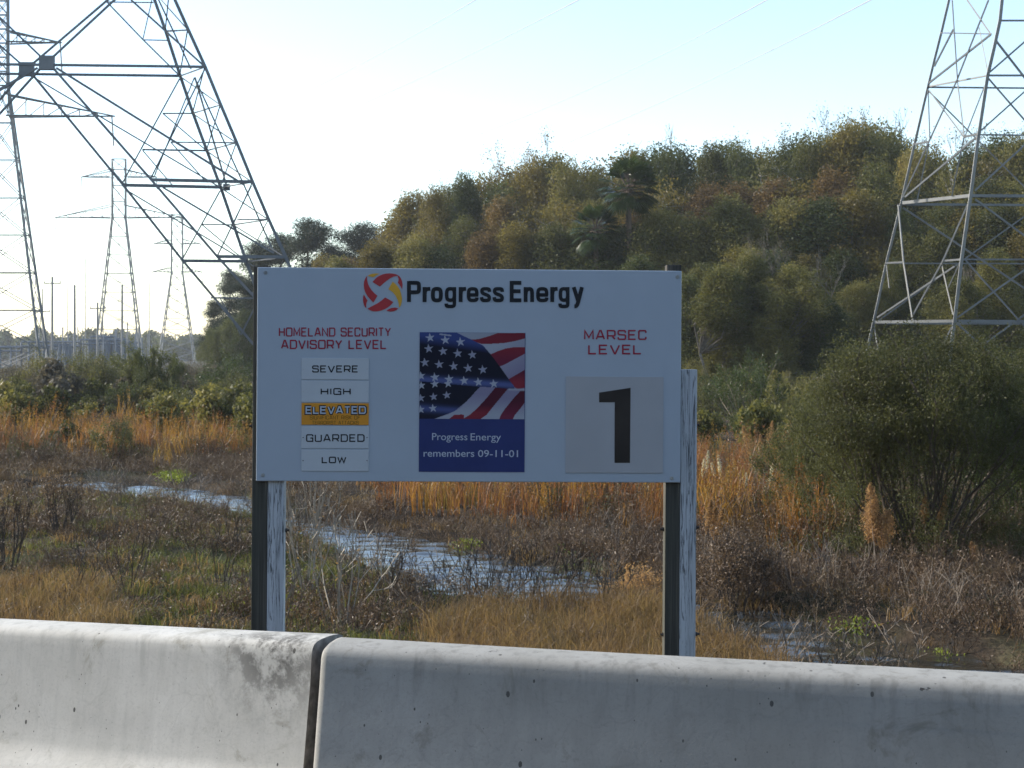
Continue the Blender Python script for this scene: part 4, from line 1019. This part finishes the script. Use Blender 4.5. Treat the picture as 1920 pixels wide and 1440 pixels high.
# ------------------------------------------------------------------ shrubs
def make_shrub(seed, H, Wd, nleaf, leaf, stems=16, twig_out=.9, depth=2, base_r=.25, lean=1.0, fill=0):
    """fan of stems from the ground with leaves along and round the twigs"""
    r = np.random.default_rng(seed); segs = []; tips = []
    for i in range(stems):
        a = r.uniform(0, 6.283); o = r.random()**.6
        d = np.array([math.cos(a)*o*Wd/H*.62*lean, math.sin(a)*o*Wd/H*.62*lean, 1.0])
        L = H*r.uniform(.5, .62)*(1-.25*o)
        branchsegs(r, (math.cos(a)*base_r*o, math.sin(a)*base_r*o, 0), d, L, .012+.006*H*r.random(), depth, segs, .45, 2, .35, tips, .55)
    S_ = np.array(segs); zm = np.percentile(S_[:, 5], 99.5); S_[:, 2] *= H/zm; S_[:, 5] *= H/zm
    wm = np.percentile(np.hypot(S_[:, 3], S_[:, 4]), 97); S_[:, [0, 1, 3, 4]] *= Wd/2/wm
    S_[:, 6:] = np.clip(S_[:, 6:]*(.65 if nleaf < 400 else 1), .0048 if nleaf < 400 else .0035, 1)
    thin = np.where(S_[:, 6] < .02)[0]; k = r.choice(thin, nleaf); t = r.random((nleaf, 1))
    P = S_[k, :3]*(1-t)+S_[k, 3:6]*t+r.normal(size=(nleaf, 3))*(.07 if Wd < 4.5 else .12)
    L_ = [leafquads(P, leaf, r, .4)]
    if fill:
        bl = []
        for i in range(190):
            f = r.random()**.75; a = r.uniform(0, 6.283); z = H*(.10+.86*f)
            rm = Wd/2*math.sqrt(max(.02, 1-abs((z/H-.38)/.64)**2.2)); q = rm*r.uniform(.1, .97)**.7; s = r.uniform(.13, .34)
            bl.append((q*math.cos(a), q*math.sin(a), z, s, s, s*1.25))
        L_.append(blobs_leaves(r, bl, fill, leaf*.85, .95, .35))
    return tubes(S_, 3), joinVF(L_)
def shrub(name, px, py, H, Wd, label, leafm, twigm='twigdark', seed=0, nleaf=6000, leaf=.05, group=None, cat='shrub', **kw):
    x, y = ground_at(px, py); z = float(terrain(x, y))
    (tv, tf), (lv, lf) = make_shrub(seed, H, Wd, max(nleaf, 1), leaf, **kw)
    root = empty(name, (x, y, z)); tag(root, label, cat, group)
    link('stems', mesh_np('stems', tv, tf, M[twigm]), root)['kind'] = 'stuff'
    if nleaf: link('foliage', mesh_np('foliage', lv, lf, M[leafm]), root)
    return root
def bush_mesh(seed, n, leaf, nb=14):
    r = np.random.default_rng(seed); blobs = []
    for i in range(nb):
        a = r.uniform(0, 6.283); rr = r.uniform(0, .38); z = r.uniform(.2, .8)*(1-rr*.7); s = r.uniform(.14, .24)
        blobs.append((rr*math.cos(a), rr*math.sin(a), z, s, s, s*.8))
    return blobs_leaves(r, blobs, n, leaf, .7, .5)

# big green shrub on the right
shrub('evergreen_shrub', 1715, 1045, 3.9, 4.9, 'huge rounded feathery green shrub filling the right side in front of the pylon', 'feather', 'twigdark', 3, 110000, .05, stems=46, depth=3, base_r=.6, fill=60000)
shrub('evergreen_shrub', 1560, 985, 2.7, 3.0, 'lower left shoulder of green shrub beside the huge shrub', 'feather', 'twigdark', 4, 36000, .05, stems=30, base_r=.5, fill=25000)
shrub('evergreen_shrub', 1905, 1010, 3.0, 3.4, 'dark green shrub cut by the right frame edge beside the huge shrub', 'bushgreen', 'twigdark', 5, 24000, .055, stems=22, fill=25000)
shrub('evergreen_shrub', 1905, 905, 4.2, 4.4, 'grey-green shrub behind the huge shrub at the right edge', 'olive', 'twig', 6, 20000, .07, stems=20)
for k, (px, py, H, Wd, lab, lf) in enumerate([(1395, 815, 3.6, 3.8, 'grey-green leafy shrub right of the white post, below the dark wood', 'bushgreen'), (1460, 800, 2.6, 4.4, 'low olive shrub left of the huge shrub under the dark wood gap', 'feather'), (1335, 800, 2.4, 3.4, 'olive shrub directly behind the white right post', 'feather'),
        (1410, 845, 1.4, 1.6, 'small dark glossy bush above the orange reeds', 'green'), (1510, 830, 3.0, 3.6, 'pale olive shrub rising at the left flank of the huge shrub', 'olive'), (1310, 770, 3.2, 4.5, 'grey-green shrub at the foot of the wood beside the sign', 'olive')]):
    shrub('marsh_shrub', px, py, H, Wd, lab, lf, 'twig', 30+k, 9000, .09, group='shrubs between the sign and the huge shrub', stems=16)
# left band
for k, (px, py, H, Wd, lab, lf, n, lsz) in enumerate([(20, 785, 3.1, 5.5, 'grey-brown twiggy shrub at the left frame edge below the tower', 'greyleaf', 6000, .10), (85, 780, 3.4, 6, 'grey-olive shrub second from the left edge below the poles', 'olive', 7000, .10), (160, 775, 3.9, 6.5, 'feathery olive shrub under the substation', 'feather', 10000, .10),
        (215, 775, 3.5, 5.0, 'feathery green shrub left of the dark glossy bush', 'feather', 9000, .10), (292, 785, 3.9, 4.2, 'tall dark glossy bush standing highest against the pale sky', 'green', 22000, .09), (345, 770, 3.0, 5, 'dark twiggy bush just right of the tall glossy bush', 'greyleaf', 6000, .10),
        (375, 812, 2.3, 3.6, 'round soft green shrub in front of the orange reeds', 'feather', 9000, .07), (430, 775, 3.4, 5, 'grey-green bush left of the sign under the pines', 'bushgreen', 9000, .10), (450, 800, 2.7, 3.4, 'yellow-green shrub touching the dark left post', 'feather', 7000, .08),
        (120, 770, 2.8, 6, 'dark low shrub behind the feathery pair at left', 'green', 7000, .11), (262, 790, 2.6, 3.5, 'dark bush at the left foot of the tall glossy bush', 'green', 11000, .08), (405, 765, 2.9, 4, 'brown-grey bush below the field', 'greyleaf', 5000, .10)]):
    shrub('marsh_shrub', px, py, H, Wd, lab, lf, 'twigdark', 60+k, n, lsz, group='shrubs of the left background', stems=18)
shrub('marsh_shrub', 218, 868, 1.5, 1.9, 'small umbrella-shaped green shrub with a reddish stem amid orange reeds', 'feather', 'twigdark', 81, 3000, .07, stems=7)
# foreground distinct plants
for k, (px, py, H, Wd, lab, tw, lf, nl, st) in enumerate([
    (412, 1105, 1.15, 1.5, 'bare dark branching shrub left of the dark left post', 'twigdark', 'greyleaf', 60, 5),
    (120, 1130, .95, 1.3, 'thin bare dark sapling in the left foreground grass', 'twigdark', 'greyleaf', 60, 4),
    (575, 1120, 1.9, 1.1, 'tall bleached bare stems just right of the white left post', 'paletwig', 'tan', 60, 9),
    (640, 1160, 1.5, 1.9, 'pale arching stems low behind the barrier right of the left posts', 'paletwig', 'tan', 80, 9),
    (850, 1085, .75, 2.4, 'bare grey twigs reaching over the widest part of the creek', 'twigdark', 'greyleaf', 200, 14),
    (960, 1110, 1.0, 1.7, 'dark bare branches rising in front of the creek middle', 'twigdark', 'greyleaf', 150, 12),
    (1065, 1120, 1.15, 1.3, 'thin dark sapling with a few green leaves by the creek', 'twigdark', 'bushgreen', 160, 6),
    (715, 1118, .95, 1.6, 'dark bare bush on the near bank left of the widest creek reach', 'twigdark', 'greyleaf', 200, 12),
    (790, 1128, .8, 1.7, 'low grey bare bush in front of the widest creek reach', 'twig', 'greyleaf', 200, 12),
    (905, 1128, 1.05, 1.6, 'dense dark bare bush crossing the creek below the poster', 'twigdark', 'greyleaf', 200, 14),
    (1010, 1130, .95, 1.7, 'tangled dark bare bush right of the dense one at the creek', 'twigdark', 'greyleaf', 200, 14),
    (1130, 1135, .8, 1.3, 'low bare bush at the creek beside the fluffy tan seedheads', 'twigdark', 'greyleaf', 200, 10),
    (1450, 1225, .9, 1.5, 'grey bare bush standing in the creek right of the right posts', 'twig', 'greyleaf', 200, 11),
    (1600, 1245, .75, 1.6, 'low dark bare bush at the creek, lowest at right', 'twigdark', 'greyleaf', 200, 11),
    (250, 1120, 1.0, 1.2, 'thin bare sapling in green grass between two dark saplings', 'twigdark', 'greyleaf', 60, 5),
    (1375, 1125, 1.35, 1.5, 'rounded reddish-brown feathery bush right of the white right post', 'twigdark', 'brownweed', 9000, 22),
    (1195, 1115, .85, 1.0, 'fluffy tan seedhead bush left of the dark right post', 'twig', 'plume', 5000, 16),
    (560, 1010, .9, 1.6, 'tangle of silvery twigs where the creek passes the left post', 'twig', 'greyleaf', 200, 14),
    (110, 1005, 1.2, 1.0, 'dark upright weedy bush in the left middle ground', 'twigdark', 'brownweed', 2500, 12),
    (15, 1060, 1.3, 1.2, 'dark weedy bush cut by the left frame edge', 'twigdark', 'brownweed', 2500, 12),
    (505, 1180, .8, 1.2, 'low twiggy weed at the foot of the left posts', 'twig', 'grass', 300, 9),
    (1520, 1225, .8, 1.8, 'dry stems in the creek right of the right posts', 'twig', 'tan', 150, 12),
    (350, 935, 1.0, 2.2, 'grey bare twig tangle beside the far creek bend', 'twig', 'greyleaf', 200, 16),
    (225, 945, .9, 2.4, 'grey bare twigs left of the far creek bend', 'twig', 'greyleaf', 200, 14),
    (1700, 1195, .7, 2.0, 'low dead stems over the right end of the creek', 'twig', 'tan', 120, 12)]):
    shrub('bare_shrub' if nl < 400 else 'dry_bush', px, py, H, Wd, lab, lf, tw, 100+k, nl, .04 if nl > 400 else .05, stems=st, depth=3 if nl > 400 else 2)
# plume grass clumps: fluffy tan heads on stems
def plume(px, py, H, Wd, label, mat='plume', n=5, seed=0, hd=.28, group='plume grass heads'):
    r = np.random.default_rng(seed); x, y = ground_at(px, py); root = empty('plume_grass', (x, y, float(terrain(x, y)))); tag(root, label, 'grass plume', group)
    segs = []; P = []; 
    for i in range(n):
        b = np.array([r.normal()*Wd*.15, r.normal()*Wd*.15, 0]); t = np.array([b[0]+Wd*(.25+r.normal()*.45), b[1]+r.normal()*Wd*.3, H*r.uniform(.6, 1)])
        m = (b+t)/2+r.normal(size=3)*.04; segs += [(*b, *m, .008, .006), (*m, *t, .006, .004)]
        k = 800; f = r.random(k)**.8; c = m[None]*(1-f[:, None])*.9+t[None]*(.1+.9*f[:, None])
        rad = hd*.34*np.sin(np.clip(f*3.0, .15, 3.0))[:, None]; P.append(c+r.normal(size=(k, 3))*rad*np.array([.5, .5, .7]))
    P = np.concatenate(P); V, Fc = tubes(segs, 4); link('stems', mesh_np('stems', V, Fc, M['twig']), root)['kind'] = 'stuff'
    V, Fc = leafquads(P, .045, r, .3, droop=.6); link('plumes', mesh_np('plumes', V, Fc, M[mat]), root)
plume(1640, 1085, 1.55, .42, 'tall fluffy tan plume clump with a bent head before the huge shrub', n=7, seed=1, hd=.34)
plume(1752, 1060, 1.15, .3, 'slim tan plume right of the tall bent clump', n=3, seed=2, hd=.22)
plume(1812, 1085, .75, .15, 'short tan plume low before the huge shrub', n=2, seed=3, hd=.16)
plume(1320, 1080, 1.3, .35, 'narrow rusty plume hugging the white right post', n=3, seed=4, hd=.2)
plume(1178, 1090, .95, .2, 'single pale tan plume near the fluffy bush', n=2, seed=5, hd=.17)
plume(1425, 960, 2.2, .5, 'tall rust plume in the orange reeds right of the sign', n=4, seed=6, hd=.3)

# ------------------------------------------------------------------ scattered ground vegetation (geometry nodes)
def blades(r, n, h, spread, w, bend=.35, lean=.15):
    V = []; Fs = []; k = 0
    for i in range(n):
        a = r.uniform(0, 6.283); o = r.random()**.6*spread; b = np.array([o*math.cos(a), o*math.sin(a), 0])
        L = h*r.uniform(.55, 1.1); d = r.uniform(0, 6.283); dirv = np.array([math.cos(d), math.sin(d), 0]); ln = abs(r.normal())*lean
        m = b+dirv*ln*L*.5+np.array([0, 0, L*.58]); t = b+dirv*(ln+bend*r.random())*L+np.array([0, 0, L*(1-.25*bend)])
        s = r.uniform(0, 6.283); sv = np.array([math.cos(s), math.sin(s), 0])*w*r.uniform(.6, 1.3)/2
        V += [b-sv, b+sv, m+sv*.8, m-sv*.8, t+sv*.12, t-sv*.12]; Fs += [[k, k+1, k+2, k+3], [k+3, k+2, k+4, k+5]]; k += 6
    return np.array(V), np.array(Fs)
def v_blade(seed, **kw): r = np.random.default_rng(seed); return blades(r, **kw)
def v_weed(seed, h=.7, n=10, leaf=.035, nl=160, spread=.3):
    r = np.random.default_rng(seed); segs = []
    for i in range(n):
        b = r.normal(size=3)*spread*.35; b[2] = 0; d = r.normal(size=3)*.45; d[2] = 1
        branchsegs(r, b, d, h*r.uniform(.4, .65), .006, 1, segs, .75, 2, .1, None, .6)
    S_ = np.array(segs); S_[:, 6:] = np.maximum(S_[:, 6:]*.8, .0028); tv, tf = tubes(S_, 3)
    k = r.choice(len(S_), nl); t = r.random((nl, 1)); P = S_[k, :3]*(1-t)+S_[k, 3:6]*t+r.normal(size=(nl, 3))*.03
    return joinVF([(tv, tf), leafquads(P, leaf, r, .4)])
def v_reed(seed, h=1.3, n=26, spread=.35, w=.022, heads=6):
    r = np.random.default_rng(seed); V, Fc = blades(r, n, h, spread, w, .22, .1)
    P = []
    for i in range(heads):
        b = r.normal(size=2)*spread*.6; z = h*r.uniform(.85, 1.1); P.append(np.array([b[0], b[1], z])[None]+r.normal(size=(16, 3))*np.array([.02, .02, .09]))
    P = np.concatenate(P); return joinVF([(V, Fc), leafquads(P, .05, r, .35, droop=.3)])
def v_leafy(seed, h=.2, n=140, leaf=.05, spread=.3):
    r = np.random.default_rng(seed); P = np.stack([r.normal(size=n)*spread*.5, r.normal(size=n)*spread*.5, r.random(n)*h], 1)
    return leafquads(P, leaf, r, .6)
def region_pts(poly, dens, seed, z=MARSH, world=False, avoid=True, patchy=None):
    r = np.random.default_rng(seed); P = poly if world else [ground_at(x, y, z) for x, y in poly]
    A = np.array(P); x0, y0 = A.min(0); x1, y1 = A.max(0); n = int((x1-x0)*(y1-y0)*dens)
    x = r.uniform(x0, x1, n); y = r.uniform(y0, y1, n); k = inpoly(x, y, P)
    if avoid: k &= ~(inpoly(x, y, CREEK) & (segdist(x, y, CREEK) > .12))
    if patchy: k &= (wob(x, y, patchy[0], seed+5)+r.normal(size=n)*.25 > patchy[1])
    x, y = x[k], y[k]; return np.stack([x, y, terrain(x, y)], 1)
def scatter(name, variants, mat, pts, smin, smax, seed, tall=0.25):
    r = np.random.default_rng(seed); n = len(pts)
    cl = bpy.data.collections.new(name+'_pieces')
    for i, (V, Fc) in enumerate(variants):
        me = mesh_np(name+'_piece', V, Fc, M[mat]); o = bpy.data.objects.new(name+'_piece', me); cl.objects.link(o)
    me = bpy.data.meshes.new(name); me.vertices.add(n); me.vertices.foreach_set('co', pts.astype(np.float32).ravel())
    rot = np.zeros((n, 3), np.float32); rot[:, 2] = r.uniform(0, 6.283, n); rot[:, :2] = r.normal(size=(n, 2))*.1
    a = me.attributes.new('rot', 'FLOAT_VECTOR', 'POINT'); a.data.foreach_set('vector', rot.ravel())
    s = r.uniform(smin, smax, n).astype(np.float32); s3 = np.stack([s, s, s*r.uniform(1-tall, 1+tall, n)], 1).astype(np.float32)
    a = me.attributes.new('scl', 'FLOAT_VECTOR', 'POINT'); a.data.foreach_set('vector', s3.ravel())
    a = me.attributes.new('pick', 'INT', 'POINT'); a.data.foreach_set('value', r.integers(0, len(variants), n).astype(np.int32))
    me.update(); o = link(name, me); tag(o, kind='stuff')
    ng = bpy.data.node_groups.new(name+'_scatter', 'GeometryNodeTree')
    ng.interface.new_socket('Geometry', in_out='INPUT', socket_type='NodeSocketGeometry'); ng.interface.new_socket('Geometry', in_out='OUTPUT', socket_type='NodeSocketGeometry')
    N = ng.nodes; gi = N.new('NodeGroupInput'); go = N.new('NodeGroupOutput'); ci = N.new('GeometryNodeCollectionInfo'); ci.inputs['Collection'].default_value = cl; ci.inputs['Separate Children'].default_value = True
    mp = N.new('GeometryNodeMeshToPoints'); ip = N.new('GeometryNodeInstanceOnPoints'); ip.inputs['Pick Instance'].default_value = True
    def at(nm, dt):
        q = N.new('GeometryNodeInputNamedAttribute'); q.data_type = dt; q.inputs[0].default_value = nm; return next(s_ for s_ in q.outputs if s_.enabled and s_.name == 'Attribute')
    e2r = N.new('FunctionNodeEulerToRotation')
    L = ng.links.new; L(gi.outputs[0], mp.inputs[0]); L(mp.outputs[0], ip.inputs['Points']); L(ci.outputs[0], ip.inputs['Instance'])
    L(at('rot', 'FLOAT_VECTOR'), e2r.inputs[0]); L(e2r.outputs[0], ip.inputs['Rotation']); L(at('scl', 'FLOAT_VECTOR'), ip.inputs['Scale']); L(at('pick', 'INT'), ip.inputs['Instance Index']); L(ip.outputs[0], go.inputs[0])
    md = o.modifiers.new('scatter', 'NODES'); md.node_group = ng
    return o
ALLNEAR = [(-15, 11), (15, 11), (24, 50), (-26, 50)]
VW = [v_weed(200+i, h=.62) for i in range(4)]
VWl = [v_weed(210+i, h=.35, n=14, spread=.5, nl=220) for i in range(4)]
VR = [v_reed(220+i, h=(.95, 1.25, .75, 1.1)[i], n=(20, 26, 16, 22)[i]) for i in range(4)]
VG = [v_blade(230+i, n=46, h=.22, spread=.3, w=.012, bend=.7, lean=.4) for i in range(4)]
VT = [v_blade(240+i, n=60, h=.42, spread=.28, w=.007, bend=.6, lean=.3) for i in range(4)]
VL = [v_leafy(250+i) for i in range(3)]
# short green and straw turf under everything on the near bank
scatter('green_grass', VG, 'grass', region_pts([(-100, 915), (250, 928), (520, 985), (700, 1060), (900, 1120), (1250, 1165), (1480, 1290), (-300, 1290)], 7, 1, patchy=(.55, -.12)), .6, 1.2, 1)
scatter('straw_grass', VG, 'tan', region_pts(ALLNEAR, 1.6, 2, world=True, patchy=(.9, -.2)), .6, 1.5, 2)
scatter('dry_tan_grass', VT, 'tan', np.concatenate([region_pts([(860, 1150), (1100, 1128), (1250, 1150), (1460, 1240), (1500, 1330), (700, 1330), (800, 1200)], 16, 3), region_pts([(-200, 1105), (160, 1100), (230, 1150), (260, 1330), (-500, 1330)], 10, 4)]), .8, 1.35, 3)
scatter('brown_weeds', VW, 'brownweed', np.concatenate([
    region_pts([(530, 945), (700, 995), (850, 1015), (960, 1048), (1140, 1082), (1340, 1132), (1560, 1168), (1850, 1224), (2300, 1300), (2300, 1065), (1700, 1060), (1500, 1065), (1320, 1045), (1250, 1025), (1000, 1000), (850, 985), (700, 965), (560, 925)], 7, 5),
    region_pts([(-100, 935), (180, 930), (420, 958), (560, 1030), (640, 1080), (600, 1090), (480, 1060), (200, 1010), (-100, 990)], 3.0, 6, patchy=(.8, -.3)),
    region_pts([(-200, 850), (200, 860), (480, 870), (600, 900), (560, 940), (300, 905), (50, 900), (-200, 900)], 2.6, 7)]), .7, 1.25, 4)
under = region_pts([(1460, 960), (1960, 930), (2000, 1075), (1480, 1075)], 4.0, 61)
scatter('shrub_skirt_weeds', VW, 'feather', under, .8, 1.8, 18)
scatter('shrub_skirt_stalks', VW, 'brownweed', under[::2]+np.array([.2, .2, 0]), .9, 2.1, 19)
scatter('low_brown_weeds', VWl, 'brownweed', np.concatenate([region_pts(ALLNEAR, 1.5, 8, world=True, patchy=(.6, -.1)), region_pts([(480, 1060), (800, 1150), (1000, 1170), (900, 1220), (500, 1220)], 3.0, 9), region_pts([(860, 1150), (1250, 1150), (1500, 1330), (800, 1300)], 1.6, 51), region_pts([(-300, 1000), (480, 1000), (480, 1250), (-300, 1250)], 1.8, 52)]), .7, 1.3, 5)
scatter('orange_reeds', VR, 'reed', np.concatenate([
    region_pts([(-100, 802), (480, 806), (560, 880), (300, 885), (100, 870), (-100, 860)], 2.6, 10, patchy=(.5, -.05)),
    region_pts([(740, 905), (900, 870), (1250, 870), (1500, 880), (1640, 930), (1640, 1060), (1480, 1062), (1310, 1040), (1000, 995), (760, 968)], 2.4, 11, patchy=(.8, -.15))]), .5, 1.12, 6)
scatter('rust_reeds', VR, 'reedred', np.concatenate([region_pts([(680, 905), (900, 890), (1300, 890), (1600, 920), (1560, 1050), (1300, 1030), (1100, 995), (720, 965)], 2.2, 12, patchy=(.7, -.15)), region_pts([(-100, 825), (520, 830), (560, 870), (-100, 865)], 1.0, 13, patchy=(.4, 0))]), .6, 1.15, 7)
scatter('mixed_weeds', VW, 'feather', np.concatenate([region_pts([(-100, 790), (540, 790), (560, 870), (-100, 880)], 1.3, 31, patchy=(.5, -.05)), region_pts([(700, 900), (1300, 860), (1620, 900), (1560, 1020), (1000, 965)], 2.4, 32, patchy=(.8, -.1))]), .9, 1.8, 14)
scatter('brown_reed_litter', VW, 'brownweed', np.concatenate([region_pts([(-100, 800), (540, 800), (560, 880), (-100, 880)], 1.6, 33), region_pts([(700, 900), (1300, 870), (1620, 900), (1620, 1060), (1300, 1030), (1000, 985)], 2.4, 34)]), .9, 1.7, 15)
scatter('bright_waterside_plants', VL, 'brightgreen', np.concatenate([region_pts([(790, 1012), (890, 1012), (900, 1036), (800, 1028)], 22, 14), region_pts([(1680, 1200), (1790, 1205), (1800, 1235), (1700, 1222)], 14, 15), region_pts([(1540, 1158), (1620, 1165), (1600, 1185), (1540, 1178)], 12, 16),
    region_pts([(1400, 1135), (1430, 1135), (1430, 1160), (1400, 1160)], 25, 17), region_pts([(300, 880), (340, 880), (350, 905), (300, 900)], 14, 18), region_pts([(560, 1130), (760, 1150), (760, 1180), (560, 1170)], .5, 19)]), .5, 1.0, 8)
scatter('marsh_undergrowth', [bush_mesh(260+i, 1500, .09) for i in range(4)], 'olive', np.concatenate([
    region_pts([(-40, 50), (60, 50), (75, 92), (-60, 92)], .08, 20, world=True, avoid=False), region_pts([(8, 42), (40, 38), (60, 90), (14, 90)], .22, 21, world=True, avoid=False)]), 1.2, 2.6, 9)
scatter('far_brush', [bush_mesh(270+i, 1200, .11) for i in range(3)], 'greyleaf', np.concatenate([region_pts([(-45, 70), (-10, 70), (-10, 120), (-60, 130)], .10, 22, world=True, avoid=False), region_pts([(10, 60), (60, 50), (80, 95), (10, 100)], .06, 23, world=True, avoid=False)]), 1.6, 3.0, 10)
scatter('distant_treeline', [bush_mesh(280+i, 900, .12) for i in range(3)], 'green', region_pts([(-420, 560), (60, 560), (60, 640), (-420, 640)], .012, 24, world=True, avoid=False), 9, 15, 11)
VK = [v_weed(400+i, h=(1.1, .8, .95)[i], n=7, spread=.5, nl=12) for i in range(3)]
creek_side = np.concatenate([region_pts([(150, 900), (520, 935), (560, 985), (300, 945), (150, 935)], .7, 41, avoid=False), region_pts([(520, 960), (700, 1030), (900, 1100), (1150, 1125), (1150, 1165), (850, 1165), (600, 1120), (500, 1020)], .45, 42, avoid=False),
    region_pts([(1380, 1190), (1500, 1255), (1700, 1310), (1500, 1340), (1300, 1230)], .6, 43, avoid=False), region_pts([(700, 985), (1250, 1080), (1900, 1230), (2000, 1150), (1300, 1040), (900, 985)], .9, 44)])
scatter('grey_twigs', VK, 'twig', creek_side, .6, 1.15, 16)
scatter('dark_twigs', VK, 'twigdark', creek_side[::2]+np.array([.25, .15, 0]), .6, 1.15, 17)
# added unseen wood behind the viewer to cut sky fill on sign and barrier
scatter('added_shade_wood', [bush_mesh(290+i, 3500, .06) for i in range(2)], 'green', region_pts([(-70, -20), (70, -20), (70, -34), (-70, -34)], .12, 25, world=True, avoid=False), 11, 17, 12)
# silver plumes in the reeds
for k, (px, py) in enumerate([(1318, 870), (1332, 862), (1341, 858), (1349, 866), (1398, 876), (1430, 884), (1448, 882), (1482, 892), (1494, 884)]):
    x, y = ground_at(px, py+75); H = W(px, py-18, y).z-MARSH
    plume(px, py+75, H, .12, 'silvery white reed plume right of the right post, sunlit among orange reeds', 'plumewhite', 1, 300+k, .13, 'silver reed plumes')

# ------------------------------------------------------------------ haze
hz = MB(); hz.box(-1510, 1510, -410, 1510, -3.4, 46)
hm = NT('haze_air'); pv = hm.n('ShaderNodeVolumePrincipled'); pv.inputs['Color'].default_value = (.92, .96, 1, 1); pv.inputs['Density'].default_value = .00022; pv.inputs['Anisotropy'].default_value = .2
hm.l(pv.outputs[0], hm.out.inputs['Volume'])
tag(link('haze', hz.mesh('haze', hm.m)), kind='stuff')
